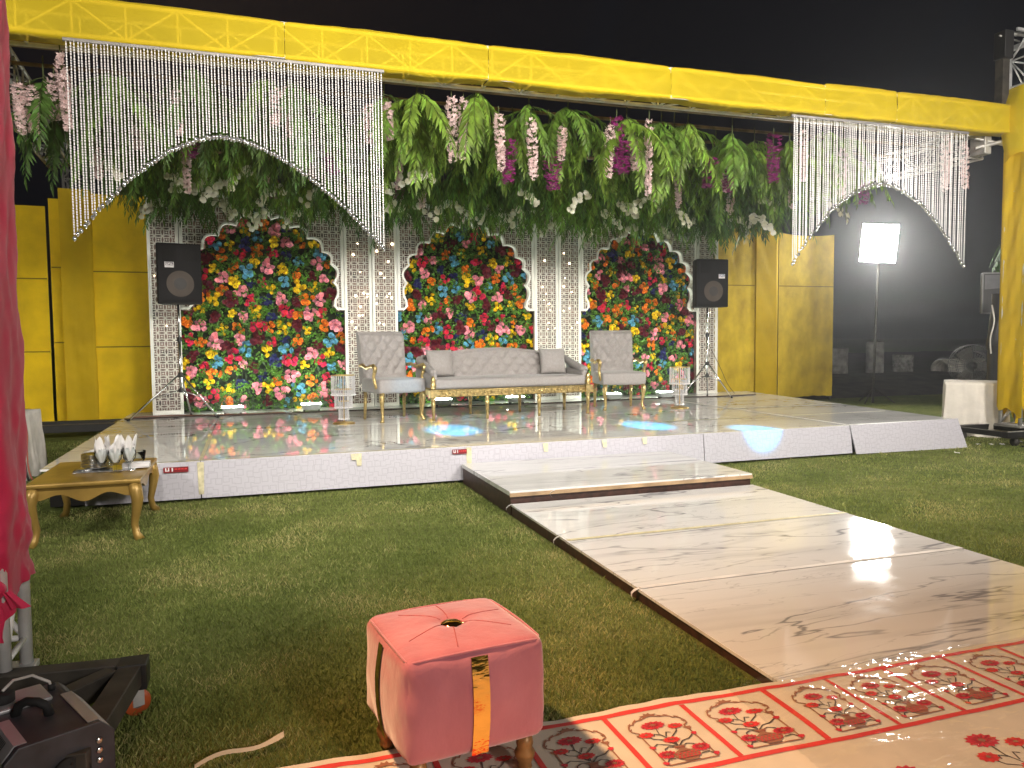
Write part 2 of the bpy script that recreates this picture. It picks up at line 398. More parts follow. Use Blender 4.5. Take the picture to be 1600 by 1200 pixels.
# ---------------------------------------------------------------- mesh helpers
class MB:
    def __init__(s): s.v = []; s.f = []; s.m = []; s.sm = []
    def add(s, vs, fs, mat=0, smooth=False, M=None):
        b = len(s.v)
        if M is not None: vs = [M @ Vector(p) for p in vs]
        s.v.extend([tuple(p) for p in vs])
        for f in fs:
            s.f.append(tuple(b + i for i in f)); s.m.append(mat); s.sm.append(smooth)
        return s
    def box(s, x0, x1, y0, y1, z0, z1, mat=0, M=None):
        v = [(x0, y0, z0), (x1, y0, z0), (x1, y1, z0), (x0, y1, z0), (x0, y0, z1), (x1, y0, z1), (x1, y1, z1), (x0, y1, z1)]
        f = [(0, 3, 2, 1), (4, 5, 6, 7), (0, 1, 5, 4), (1, 2, 6, 5), (2, 3, 7, 6), (3, 0, 4, 7)]
        return s.add(v, f, mat, False, M)
    def tube(s, pts, r, n=8, mat=0, cap=True, smooth=True, M=None):
        pts = [Vector(p) for p in pts]
        rs = r if isinstance(r, (list, tuple)) else [r] * len(pts)
        vs = []; fs = []
        prev = None
        for i, p in enumerate(pts):
            t = (pts[min(i + 1, len(pts) - 1)] - pts[max(i - 1, 0)]).normalized()
            if prev is None:
                a = Vector((0, 0, 1)) if abs(t.z) < .9 else Vector((1, 0, 0))
                u = t.cross(a).normalized()
            else:
                u = (prev - t * prev.dot(t)).normalized()
            prev = u
            w_ = t.cross(u)
            for k in range(n):
                a = 2 * PI * k / n
                vs.append(p + (u * math.cos(a) + w_ * math.sin(a)) * rs[i])
        for i in range(len(pts) - 1):
            for k in range(n):
                a = i * n + k; b = i * n + (k + 1) % n
                fs.append((a, b, b + n, a + n))
        if cap:
            fs.append(tuple(range(n))[::-1]); fs.append(tuple((len(pts) - 1) * n + k for k in range(n)))
        return s.add(vs, fs, mat, smooth, M)
    def lathe(s, prof, n=16, mat=0, smooth=True, M=None):
        vs = []; fs = []
        for r, z in prof:
            for k in range(n):
                a = 2 * PI * k / n
                vs.append((r * math.cos(a), r * math.sin(a), z))
        for i in range(len(prof) - 1):
            for k in range(n):
                a = i * n + k; b = i * n + (k + 1) % n
                fs.append((a, b, b + n, a + n))
        fs.append(tuple(range(n))[::-1]); fs.append(tuple((len(prof) - 1) * n + k for k in range(n)))
        return s.add(vs, fs, mat, smooth, M)
    def grid(s, fn, nu, nv, mat=0, smooth=True, M=None, flip=False):
        vs = [fn(i / nu, j / nv) for j in range(nv + 1) for i in range(nu + 1)]
        fs = []
        for j in range(nv):
            for i in range(nu):
                a = j * (nu + 1) + i
                q = (a, a + 1, a + nu + 2, a + nu + 1)
                fs.append(q[::-1] if flip else q)
        return s.add(vs, fs, mat, smooth, M)
    def prism(s, poly, d0, d1, plane='xz', mat=0, M=None):
        """polygon extruded along the third axis"""
        def pt(p, d):
            return {'xz': (p[0], d, p[1]), 'xy': (p[0], p[1], d), 'yz': (d, p[0], p[1])}[plane]
        n = len(poly)
        vs = [pt(p, d0) for p in poly] + [pt(p, d1) for p in poly]
        fs = [tuple(range(n)), tuple(range(n, 2 * n))[::-1]]
        for i in range(n):
            j = (i + 1) % n
            fs.append((i, i + n, j + n, j))
        return s.add(vs, fs, mat, False, M)
    def rbox(s, x0, x1, y0, y1, z0, z1, r, mat=0, M=None, puff=0.0, n=6):
        """soft upholstered block: rounded box with slightly puffed faces"""
        cx, cy, cz = (x0 + x1) / 2, (y0 + y1) / 2, (z0 + z1) / 2
        hx, hy, hz = (x1 - x0) / 2, (y1 - y0) / 2, (z1 - z0) / 2
        def proj(p):
            q = Vector((max(-hx + r, min(hx - r, p[0])), max(-hy + r, min(hy - r, p[1])), max(-hz + r, min(hz - r, p[2]))))
            d = Vector(p) - q
            if d.length > 1e-9: q = q + d.normalized() * r
            fx, fy, fz = 1 - (q.x / hx) ** 2, 1 - (q.y / hy) ** 2, 1 - (q.z / hz) ** 2
            if puff:
                g = Vector((q.x / hx, q.y / hy, q.z / hz))
                q = q + Vector((puff * g.x * max(0, fy) * max(0, fz), puff * g.y * max(0, fx) * max(0, fz), puff * g.z * max(0, fx) * max(0, fy)))
            return (cx + q.x, cy + q.y, cz + q.z)
        for ax in range(3):
            for sg in (-1, 1):
                o = [(1, 2), (2, 0), (0, 1)][ax]
                h = (hx, hy, hz)
                def par(t, hh):
                    k = min(.45, r / (2 * hh) * 1.0)
                    # denser samples near the rounded ends
                    seq = [0, k * .25, k * .6, k, *[k + (1 - 2 * k) * i / n for i in range(1, n)], 1 - k, 1 - k * .6, 1 - k * .25, 1]
                    return [-hh + 2 * hh * a for a in seq]
                us = par(0, h[o[0]]); ws = par(0, h[o[1]])
                vs = []
                for b in ws:
                    for a in us:
                        p = [0, 0, 0]; p[ax] = sg * h[ax]; p[o[0]] = a; p[o[1]] = b
                        vs.append(proj(p))
                fs = []
                N = len(us)
                for j in range(len(ws) - 1):
                    for i in range(N - 1):
                        a = j * N + i
                        q = (a, a + 1, a + N + 1, a + N)
                        fs.append(q if sg > 0 else q[::-1])
                s.add(vs, fs, mat, True, M)
        return s
    def mesh(s, name, mats):
        me = bpy.data.meshes.new(name)
        me.from_pydata(s.v, [], s.f)
        for m in (mats if isinstance(mats, (list, tuple)) else [mats]): me.materials.append(m)
        me.polygons.foreach_set("material_index", s.m)
        me.polygons.foreach_set("use_smooth", s.sm)
        me.update()
        return me
    def build(s, name, mats, parent=None, bevel=0, loc=None, rot=None, weld=False):
        o = link(name, s.mesh(name, mats), parent, loc, rot)
        if weld:
            w_ = o.modifiers.new("weld", 'WELD'); w_.merge_threshold = .0004
        if bevel:
            b = o.modifiers.new("bevel", 'BEVEL'); b.width = bevel; b.segments = 2; b.limit_method = 'ANGLE'; b.angle_limit = R(40)
        return o

def link(name, me, parent=None, loc=None, rot=None, scale=None):
    o = bpy.data.objects.new(name, me)
    col.objects.link(o)
    if parent is not None: o.parent = parent
    if loc is not None: o.location = loc
    if rot is not None: o.rotation_euler = rot
    if scale is not None: o.scale = scale
    return o

def tag(o, label=None, cat=None, group=None, kind=None):
    if label: o['label'] = label
    if cat: o['category'] = cat
    if group: o['group'] = group
    if kind: o['kind'] = kind
    return o

def thing(name, label, cat, loc=(0, 0, 0), rz=0, group=None):
    o = bpy.data.objects.new(name, None)
    o.empty_display_size = .1
    col.objects.link(o)
    o.location = loc; o.rotation_euler = (0, 0, rz)
    return tag(o, label, cat, group)

def copy_tree(o, parent=None):
    c = o.copy(); col.objects.link(c)
    if parent is not None: c.parent = parent
    for ch in list(o.children): copy_tree(ch, c)
    return c

ONES = "zeroth first second third fourth fifth sixth seventh eighth ninth tenth eleventh twelfth thirteenth fourteenth fifteenth sixteenth seventeenth eighteenth nineteenth".split()
TENS = {2: "twent", 3: "thirt", 4: "fort", 5: "fift"}
TENW = {2: "twenty", 3: "thirty", 4: "forty", 5: "fifty"}
def nth(n):
    if n < 20: return ONES[n]
    if n % 10 == 0: return TENS[n // 10] + "ieth"
    return TENW[n // 10] + "-" + ONES[n % 10]

def hsh(a, b=0.0):
    x = math.sin(a * 12.9898 + b * 78.233) * 43758.5453
    return x - math.floor(x)

def wob(x, y, seed=0.0):
    """cheap smooth wrinkle field, about -1..1"""
    s = 0
    for k in range(5):
        a = hsh(seed, k) * 6.28; f = 1.0 + 1.1 * k
        s += math.sin((x * math.cos(a) + y * math.sin(a)) * f * 2.3 + hsh(seed, k + 9) * 6.28) / (1 + .6 * k)
    return s / 2.4

# ================================================================ SETTING: ground
DECK = .375
gm = MB()
gm.add([(-260, -160, 0), (260, -160, 0), (260, 420, 0), (-260, 420, 0)], [(0, 1, 2, 3)])
lawn = gm.build("lawn", grass_ground_mat()); tag(lawn, "mown lawn under the event stage", kind='structure')

# low earth bank beyond the stage, lit only by stray light
eb = MB()
def bankf(u, v):
    x = 12 + u * 40
    y = 14.9 + v * 26
    z = min(.36, max(-.02, (v * 26) * .13)) + (.05 * wob(x * .8, y * .8, 3) if v > .02 else -.02)
    return (x, y, z)
eb.grid(bankf, 60, 40)
bank = eb.build("earth_bank", M_EARTH); tag(bank, "low bare earth bank in the dark beyond the stage", kind='structure')

# ================================================================ STAGE
XL, YF, YB = -1.80, 7.80, 13.55
def xr(y): return 8.88 + (y - 7.8) * .135
stage = thing("stage", "low white event stage with marble print floor and patterned front skirt", "stage", (0, 0, 0))
sub = MB(); sub.prism([(XL + .06, YF + .06), (xr(YF) - .25, YF + .06), (xr(YB) - .2, YB - .05), (XL + .06, YB - .05)], .02, DECK - .022, 'xy')
sub.build("substructure", M_DARK, stage)
xs = [XL, -.47, 2.13, 4.68, 7.10, None]
ys = [YF, 9.07, 10.34, 11.61, 12.88, YB]
for i in range(5):
    for j in range(5):
        g = .0025
        y0, y1 = ys[j] + g, ys[j + 1] - g
        a0, a1 = xs[i] + g, xs[i] + g
        b0 = (xs[i + 1] - g) if xs[i + 1] is not None else xr(y0)
        b1 = (xs[i + 1] - g) if xs[i + 1] is not None else xr(y1)
        q = MB(); dz = rnd.uniform(-.001, .001)
        q.prism([(a0, y0), (b0, y0), (b1, y1), (a1, y1)], DECK - .02, DECK + dz, 'xy')
        q.build("floor_panel", M_MARBLE_S, stage)
# front skirt: boards leaning a little, each its own piece
sk = [(-1.44, -.475), (-.465, 2.125), (2.135, 4.97), (4.98, 7.10)]
for i, (a, b) in enumerate(sk):
    q = MB(); lean = .03
    v = [(a, YF - .03 - lean * .6, .03), (b, YF - .03 - lean * .6, .03), (b, YF - .012, DECK - .004), (a, YF - .012, DECK - .004)]
    v += [(p[0], p[1] + .012, p[2]) for p in v]
    q.add(v, [(0, 1, 2, 3), (7, 6, 5, 4), (0, 4, 5, 1), (1, 5, 6, 2), (2, 6, 7, 3), (3, 7, 4, 0)])
    q.build("skirt_panel", M_SKIRT, stage)
q = MB()
v = [(7.135, YF - .085, .02), (8.99, YF - .055, .0), (8.87, YF + .0, DECK + .012), (7.075, YF - .03, DECK + .004)]
v += [(p[0], p[1] + .014, p[2]) for p in v]
q.add(v, [(0, 1, 2, 3), (7, 6, 5, 4), (0, 4, 5, 1), (1, 5, 6, 2), (2, 6, 7, 3), (3, 7, 4, 0)])
o = q.build("skirt_panel", M_SKIRT, stage); o['label'] = "loose end skirt board leaning out of line"
# side closing board at the left edge is missing, dark void shows; right side board
q = MB(); q.prism([(xr(YF) - .02, YF + .05), (xr(YF), YF + .05), (xr(YB), YB), (xr(YB) - .02, YB)], .02, DECK - .022, 'xy')
q.build("side_panel", M_SKIRT, stage)
# tape over the joints
def strip(parent, p0, p1, wd, z, mat, name="tape_strip", seed=0):
    p0 = Vector((*p0, z)); p1 = Vector((*p1, z)); t = (p1 - p0).normalized(); n_ = Vector((-t.y, t.x, 0)) * wd / 2
    q = MB(); k = 8; vs = []
    for i in range(k + 1):
        c = p0.lerp(p1, i / k) + n_ * .3 * wob(i * .7, 0, seed)
        vs += [c + n_, c - n_]
    q.add(vs, [(2 * i, 2 * i + 1, 2 * i + 3, 2 * i + 2) for i in range(k)])
    return q.build(name, mat, parent)
strip(stage, (-1.78, 7.822), (2.1, 7.822), .03, DECK + .004, M_TAPE, seed=1)
strip(stage, (2.15, 7.825), (7.05, 7.825), .035, DECK + .004, M_TAPE, seed=2)
strip(stage, (7.1, 7.83), (8.86, 7.83), .05, DECK + .005, M_TAPEW, seed=3)
strip(stage, (-.47, 7.84), (-.47, 9.8), .035, DECK + .0045, M_TAPE, seed=4)
strip(stage, (4.7, 9.07), (8.9, 9.07), .03, DECK + .0045, M_TAPE, seed=5)
strip(stage, (7.1, 7.86), (7.1, 12.6), .05, DECK + .005, M_TAPEW, seed=6)
strip(stage, (7.15, 10.34), (9.1, 10.34), .05, DECK + .0055, M_TAPEW, seed=7)
for x, l in ((-.47, .30), (2.14, .30), (1.0, .12), (.95, .06), (3.7, .08), (4.2, .07), (3.0, .09)):
    q = MB(); yb = YF - .036
    q.add([(x - .03, yb + .012, DECK - .01), (x + .03, yb + .012, DECK - .01), (x + .025, yb - .012 * (l / .3), DECK - .01 - l), (x - .02, yb - .012 * (l / .3), DECK - .01 - l)], [(0, 3, 2, 1)])
    q.build("tape_strip", M_TAPE, stage)
# red stickers on the skirt with white lettering
def sticker(x, z, wd, hh, lab):
    y = YF - .036
    s_ = MB(); s_.box(x, x + wd, y - .004, y, z, z + hh)
    so = s_.build("sticker", M_STICK, stage); so['label'] = lab
    t = MB(); yy = y - .0055; u = wd / 14
    def blk(a, b, c, d): t.box(x + a * u, x + b * u, yy, yy + .001, z + c * hh, z + d * hh)
    blk(1, 1.7, .25, .9); blk(2.6, 3.3, .25, .9); blk(1.7, 2.6, .25, .42)      # U
    blk(4.6, 5.4, .2, .9)                                                    # I
    t.build("lettering", M_STICKW, so)
    t2 = MB()
    for k in range(4): t2.box(x + (6.4 + k * 1.8) * u, x + (7.7 + k * 1.8) * u, yy, yy + .001, z + .5 * hh, z + .72 * hh)
    t2.build("lettering", M_RED, so)
sticker(-.79, .285, .215, .05, "red sticker at left of the skirt")
sticker(1.96, .305, .155, .048, "red sticker beside the runway")

# ---- step platform and runway
step = thing("step_platform", "low marble print step between the stage and the long runway", "platform", (0, 0, 0))
S0, S1, SY0, SY1 = 2.05, 4.47, 6.16, 7.735
q = MB(); q.box(S0, S1, SY0, SY1, .165, .205); q.build("top_panel", M_MARBLE_R, step, bevel=.003)
q = MB(); q.box(S0 + .012, S1 - .012, SY0 + .012, SY1 - .01, .0, .163); q.build("side_board", M_EDGE, step)
q = MB(); q.box(S0 - .002, S1 + .002, SY0 - .008, SY0 - .001, .158, .19); q.build("edge_strip", pm("raw_ply_edge", (.40, .27, .15), .6, var=.2), step)
run = thing("runway", "long marble print runway leading from the lawn carpet up to the stage", "runway", (0, 0, 0))
ry = [6.15, 4.93, 3.87, 2.52]
def rz_(y): return .064 + .036 * (y - 2.5) / 3.65
for k in range(3):
    q = MB(); x0, x1, y0, y1 = 2.055 - .004 * k, 4.47 - .004 * k, ry[k + 1] + .0015, ry[k] - .0015
    dz = .0012 * (k % 2)
    q.prism([(y0, rz_(y0) - .018), (y1, rz_(y1) - .018), (y1, rz_(y1) + dz), (y0, rz_(y0) + dz)], x0, x1, 'yz')
    q.build("runway_panel", M_MARBLE_R, run, bevel=.002)
q = MB(); q.prism([(2.54, 0), (6.145, 0), (6.145, rz_(6.145) - .0195), (2.54, rz_(2.54) - .0195)], 2.062, 4.46, 'yz'); q.build("side_board", M_EDGE, run)
strip(run, (2.06, 4.93), (4.46, 4.93), .045, .0925, M_TAPE, seed=11)
strip(run, (2.06, 3.87), (4.46, 3.87), .04, .0820, M_TAPEW, seed=12)
for (x, y, z0, l) in ((2.02, 5.05, .088, .085), (2.02, 3.86, .076, .075), (2.02, 6.12, .10, .08), (2.42, 6.135, .19, .06)):
    q = MB(); vs = []
    for i in range(6):
        t = i / 5
        xx = x + .03 * (1 - t) - .03 * math.sin(t * 3); yy = y + .02 * math.sin(t * 5)
        vs += [(xx, yy - .014, z0 + .006 - l * t), (xx + .006, yy + .014, z0 + .006 - l * t)]
    q.add(vs, [(2 * i, 2 * i + 1, 2 * i + 3, 2 * i + 2) for i in range(5)])
    q.build("tape_strip", M_TAPEW, run)

# ================================================================ TRUSS PORTAL
def braces(parent, mat, p0, axis, length, bay, a, b, r=.011, phase=0):
    """zigzag between two chords: a, b are offsets of the two chords from the axis line; alike pieces share one mesh"""
    axis = Vector(axis); a = Vector(a); b = Vector(b)
    n = int(round(length / bay))
    bay = length / n
    def me(c, d):
        q = MB(); q.tube([c, d], r, 6); return q.mesh("brace", mat)
    d1 = me(a, b + axis * bay); d2 = me(b, a + axis * bay); st = me(a, b)
    for i in range(n):
        loc = Vector(p0) + axis * bay * i
        link("brace", d1 if (i + phase) % 2 == 0 else d2, parent, loc)
        link("brace", st, parent, loc)

def truss(name, label, p0, p1, wd, ht, bay, mat, up=(0, 0, 1), rc=.022, chordmats=None, faces=(0, 1, 2, 3), group=None):
    p0 = Vector(p0); p1 = Vector(p1); ax = (p1 - p0).normalized(); up = Vector(up); sd = ax.cross(up).normalized()
    root = thing(name, label, "truss", p0, 0, group)
    L = (p1 - p0).length
    cs = [sd * (sx * wd / 2) + up * (sz * ht / 2) for sx, sz in ((-1, -1), (1, -1), (1, 1), (-1, 1))]
    for i, c in enumerate(cs):
        q = MB(); q.tube([c, c + ax * L], rc, 8)
        q.build("chord", chordmats[i] if chordmats else mat, root)
    for i in faces:
        braces(root, mat, (0, 0, 0), ax, L, bay, cs[i], cs[(i + 1) % 4], phase=i)
    return root

# front beam (behind the yellow cloth)
truss("front_beam", "long aluminium truss beam inside the yellow cloth over the stage front", (-3.2, 8.22, 4.42), (10.0, 8.22, 4.42), .38, .31, .44, pm("white_truss_paint", (.80, .80, .78), .4), faces=(0, 1, 3), group="portal trusses")
# rusty lower bar tied under the beam
q = MB(); q.tube([(-3.2, 8.47, 4.29), (3.2, 8.46, 4.275), (9.6, 8.47, 4.265)], .034, 10)
for k in range(26):
    x = -3.0 + k * .49
    q.tube([(x, 8.44, 4.29), (x + (.08 if k % 2 else -.06), 8.36, 4.36)], .009, 5)
tag(q.build("support_bar", M_RUST), "rust brown bar with short spurs under the yellow covered beam", "pipe")
# side beams and rear towers
truss("side_beam", "bare truss running back behind the left bead curtain to the rear tower", (-2.35, 8.5, 4.30), (-2.75, 14.2, 4.42), .34, .34, .46, M_ALUD, group="portal trusses")
truss("side_beam", "bare truss running back from the right yellow tower top", (9.75, 8.45, 4.16), (10.6, 14.2, 4.40), .34, .34, .46, M_ALUD, group="portal trusses")
truss("rear_tower", "bare tower top above the left yellow column", (-2.62, 14.52, .1), (-2.62, 14.52, 4.6), .34, .34, .46, M_ALUD, up=(0, 1, 0), group="portal trusses")
truss("rear_tower", "truss tower inside the right rear yellow column", (10.7, 14.6, .1), (10.7, 14.6, 4.6), .34, .34, .46, M_ALUD, up=(0, 1, 0), group="portal trusses")
truss("front_tower", "aluminium truss tower rising above the beam at far right", (10.21, 8.0, .236), (10.21, 8.0, 5.62), .30, .30, .36, M_ALU, up=(0, 1, 0), rc=.026, group="portal trusses")
ho = thing("chain_hoist", "dark hoist bracket and chain guide at the top of the right tower", "hoist", (9.86, 8.10, 5.3))
q = MB(); q.box(-.06, .1, -.08, .1, -.05, .32); q.build("bracket", M_BLACK, ho, bevel=.01)
q = MB(); q.box(-.03, .09, -.03, .09, -.86, -.05); q.build("chain_guide", M_BLACKD, ho)
q = MB(); q.tube([(.02, 0, .30), (.75, .05, .37)], .03, 8); q.tube([(-.1, -.02, .25), (.3, .0, .22)], .012, 6); q.build("top_bar", M_ALUD, ho)
q = MB(); q.box(.09, .9, -.14, -.11, .30, .34); q.box(.3, .36, -.1, .3, .14, .2); q.build("head_frame", M_ALU, ho)
# connection block where the side beam meets the tower
q = MB(); q.box(9.72, 9.84, 8.22, 8.46, 4.0, 4.30)
q.tube([(9.62, 8.3, 4.08), (10.1, 8.1, 4.20)], .03, 8); q.tube([(9.62, 8.3, 4.22), (10.1, 8.12, 4.10)], .025, 8)
tag(q.build("corner_clamp", M_ALUD, bevel=.01), "grey clamp block joining side truss and right tower", "clamp")

# ---- yellow cloth on the beam: six lengths sewn end to end, sagging between their ties
bc = thing("beam_cover", "bright yellow cloth wrapped along the truss beam above the stage", "cloth", (0, 0, 0))
ends = [-3.2, .40, 2.47, 4.66, 6.82, 7.95, 10.0]
for i in range(6):
    a, b = ends[i] + .002, ends[i + 1] - .002
    def fn(u, v, a=a, b=b, i=i):
        x = a + (b - a) * u
        top = 4.592 + .012 * math.sin(PI * u) + (.02 if i > 3 else 0) + .006 * wob(x * 3, 1, i)
        bot = 4.245 - .018 * math.sin(PI * u) + .012 * wob(x * 2.2, 5, i)
        # profile: under-lip, front face, over the top to the back
        s = v
        if s < .12:
            t = s / .12; y = 8.22 - .2 * t; z = bot
        elif s < .72:
            t = (s - .12) / .6; y = 8.0 - .012 * math.sin(t * PI) - .008 * wob(x * 3.5, t * 2.5, 20 + i); z = bot + (top - bot) * t
        else:
            t = (s - .72) / .28; y = 8.0 + .42 * t; z = top - .01 * t
        pinch = .35 * (1 - math.sin(PI * u) ** .12)
        return (x, y + .03 * pinch, z - .02 * pinch * (v > .4))
    q = MB(); q.grid(fn, 44, 25); q.build("cloth_length", M_YEL, bc)
# junction cloth at the right tower head
def jn(u, v):
    ang = u * PI * 1.25 - .35
    z = 3.86 + v * .98
    rr = .27 + .07 * math.sin(v * PI) + .025 * wob(u * 5, v * 4, 8)
    return (10.22 - math.cos(ang) * rr, 8.02 - math.sin(ang) * rr, z + .10 * math.sin(u * 7) * (1 - v) + (.12 * u if v > .9 else 0))
tcv = thing("tower_cover", "yellow cloth wrapped round the right front tower", "cloth", (0, 0, 0))
q = MB(); q.grid(jn, 28, 16); q.build("head_wrap", M_YEL, tcv)
def colwrap(xa, xb, ya, yb, z0, z1, seed, wrink=.014, hem=.0):
    """cloth wound round a square tower: a closed loop of four faces with diagonal pulls"""
    P = [(xa, ya), (xb, ya), (xb, yb), (xa, yb), (xa, ya)]
    def fn(u, v):
        k = min(3, int(u * 4)); t = u * 4 - k
        x = P[k][0] + (P[k + 1][0] - P[k][0]) * t; y = P[k][1] + (P[k + 1][1] - P[k][1]) * t
        z = z0 + (z1 - z0) * v
        nx, ny = [(0, -1), (1, 0), (0, 1), (-1, 0)][k]
        d = wrink * (wob((t + k) * 2.2 + v * 5, v * 9 - t * 3, seed) - .6 * math.sin(t * PI)) * (math.sin(PI * min(1, max(0, t))) ** .5)
        zz = z + hem * (1 - v) ** 6 * wob(u * 6, 1, seed)
        return (x + nx * d, y + ny * d, zz)
    return fn
q = MB(); q.grid(colwrap(10.03, 10.40, 7.81, 8.19, .40, 4.04, 4, .016, .22), 48, 60); q.build("column_wrap", M_YELT, tcv)
q = MB()
q.grid(lambda u, v: (10.12 + u * .10 + .02 * math.sin(v * 6), 7.98, .25 + v * .35), 4, 8); q.build("loose_tail", M_YELT, tcv)
# lower dolly of right tower
def dolly_right():
    d = thing("tower_dolly", "black wheeled base under the right yellow tower", "dolly", (10.2, 8.0, 0))
    q = MB()
    for y in (-.42, .42): q.box(-.75, 1.1, y - .05, y + .05, .12, .20)
    for x in (-.7, .0, .5): q.box(x - .04, x + .04, -.37, .37, .125, .195)
    q.build("frame", M_BLACK, d, bevel=.006)
    q = MB(); q.box(-.76, 1.1, -.472, -.44, .2015, .212); q.build("edge_strip", M_ALUD, d)
    for x, y in ((-.55, -.4), (.95, -.4), (-.55, .4)):
        c = MB(); c.tube([(x - .02, y, .06), (x + .02, y, .06)], .058, 14); c.build("caster", M_BLACKD, d)
        c = MB(); c.box(x - .03, x + .03, y - .02, y + .02, .07, .12); c.build("caster_fork", M_BLACK, d)
    q = MB(); q.box(-.20, .22, -.20, .20, .201, .235); q.build("tower_plate", M_ALUD, d, bevel=.004)
dolly_right()

# ---- yellow cloth panels and rear columns
def cloth_panel(name, label, x0, x1, z0, z1, y, mat, shadows=(), seed=0, sag=.0, grp="yellow cloth backdrop panels"):
    t = thing(name, label, "backdrop", ((x0 + x1) / 2, y, 0), 0, grp)
    hw = (x1 - x0) / 2
    def fn(u, v):
        x = -hw + 2 * hw * u; z = z0 + (z1 - z0) * v
        e = math.sin(PI * u) ** .4
        return (x, -.02 - .012 * e * wob(x * 2.4, z * 1.6, seed) - .02 * (1 - v) ** 8 * wob(x * 5, z * 9, seed + 1), z - sag * math.sin(PI * u) * v ** 6 + (.02 * wob(x * 3, 0, seed) if v < .01 else 0))
    q = MB(); q.grid(fn, 22, 44); q.build("cloth", mat, t)
    q = MB()
    for a, b in (((-hw + .02), (-hw + .06)), (hw - .06, hw - .02)): q.box(a, b, .0, .04, max(.02, z0 - .1), z1 - .02)
    for zz in (z0 + .03, z1 - .06): q.box(-hw + .061, hw - .061, .001, .039, zz, zz + .04)
    q.build("frame", M_DARK, t)
    for s_ in shadows:  # dark strips painting the shadow of the frame bars onto the cloth
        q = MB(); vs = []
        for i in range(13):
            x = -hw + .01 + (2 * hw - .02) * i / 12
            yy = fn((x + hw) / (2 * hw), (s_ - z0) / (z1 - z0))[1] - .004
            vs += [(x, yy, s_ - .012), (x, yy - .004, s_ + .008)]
        q.add(vs, [(2 * i, 2 * i + 2, 2 * i + 3, 2 * i + 1) for i in range(12)]); q.build("frame_shadow", M_BARSHADE, t)
    return t
cloth_panel("backdrop_panel", "yellow cloth panel at far left with two painted frame seams", -4.6, -3.12, .10, 3.73, 14.62, M_YELB, (1.35, 2.55), 1)
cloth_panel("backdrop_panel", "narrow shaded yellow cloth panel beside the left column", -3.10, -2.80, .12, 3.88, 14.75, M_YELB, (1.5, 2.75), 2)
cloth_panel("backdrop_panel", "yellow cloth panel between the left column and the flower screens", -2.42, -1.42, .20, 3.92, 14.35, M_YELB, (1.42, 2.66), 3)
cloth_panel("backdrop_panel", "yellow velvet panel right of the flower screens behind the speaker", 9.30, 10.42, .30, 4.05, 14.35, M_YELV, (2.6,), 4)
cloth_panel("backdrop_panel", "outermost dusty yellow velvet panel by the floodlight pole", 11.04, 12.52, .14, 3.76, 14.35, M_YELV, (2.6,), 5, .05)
for (xa, xb, ya, yb, z1, lab, mt) in ((-2.86, -2.40, 14.28, 14.76, 3.98, "yellow cloth column of the left rear tower", M_YELT), (10.44, 11.0, 14.3, 14.85, 3.96, "yellow cloth column of the right rear tower", M_YELT)):
    q = MB(); q.grid(colwrap(xa, xb, ya, yb, .03, z1, xa, .02), 40, 60)
    tag(q.build("column_cover", mt), lab, "cloth", "rear tower covers")
bs = thing("tower_dolly", "black frame base under the left yellow column", "dolly", (-2.62, 13.9, 0))
q = MB()
q.box(-.75, .95, -.35, -.25, .1, .22); q.box(-.75, .95, .3, .4, .1, .22); q.box(-.7, -.6, -.25, .3, .11, .21); q.box(.5, .6, -.25, .3, .11, .21)
q.build("frame", M_BLACK, bs, bevel=.006)
for x in (-.6, .8):
    c = MB(); c.tube([(x - .02, -.3, .05), (x + .02, -.3, .05)], .05, 12); c.build("caster", M_BLACKD, bs)

# ================================================================ LATTICE SCREENS AND FLOWER WALLS
SCA = math.atan(.024)
def scr_y(x): return 13.0 + .024 * (x + 1.43)
TOPH = 3.42
CELL = .1135
def ring_lattice(region, x0, x1, z0, z1, mb):
    """interlocking rings cut from sheet; arcs outside the region are left out"""
    rr = CELL / math.sqrt(2); w2 = .0070
    nx = max(1, int(round((x1 - x0) / CELL))); nz = max(1, int(round((z1 - z0) / CELL)))
    cx0 = (x0 + x1) / 2 - (nx - 0) * CELL / 2; cz0 = (z0 + z1) / 2 - nz * CELL / 2
    seg = 16
    for i in range(-1, nx + 2):
        for j in range(-1, nz + 2):
            cx, cz = cx0 + i * CELL, cz0 + j * CELL
            for k in range(seg):
                a0, a1 = 2 * PI * k / seg, 2 * PI * (k + 1) / seg; am = (a0 + a1) / 2
                mx_, mz_ = cx + rr * math.cos(am), cz + rr * math.sin(am)
                if not region(mx_, mz_): continue
                A = [(cx + r_ * math.cos(a), cz + r_ * math.sin(a)) for a in (a0, a1) for r_ in (rr - w2, rr + w2)]
                y0 = -.004 + .0006 * ((i + j) % 2); y1 = y0 + .012
                v = [(A[0][0], y0, A[0][1]), (A[1][0], y0, A[1][1]), (A[3][0], y0, A[3][1]), (A[2][0], y0, A[2][1]),
                     (A[0][0], y1, A[0][1]), (A[1][0], y1, A[1][1]), (A[3][0], y1, A[3][1]), (A[2][0], y1, A[2][1])]
                mb.add(v, [(0, 1, 2, 3), (1, 5, 6, 2), (0, 3, 7, 4)])
            # small cross webs that narrow the gaps between rings
            if region(cx, cz) and x0 < cx < x1 and z0 < cz < z1:
                s_ = .0165; y0 = -.003
                mb.add([(cx - s_, y0, cz), (cx, y0, cz - s_), (cx + s_, y0, cz), (cx, y0, cz + s_)], [(0, 1, 2, 3)])

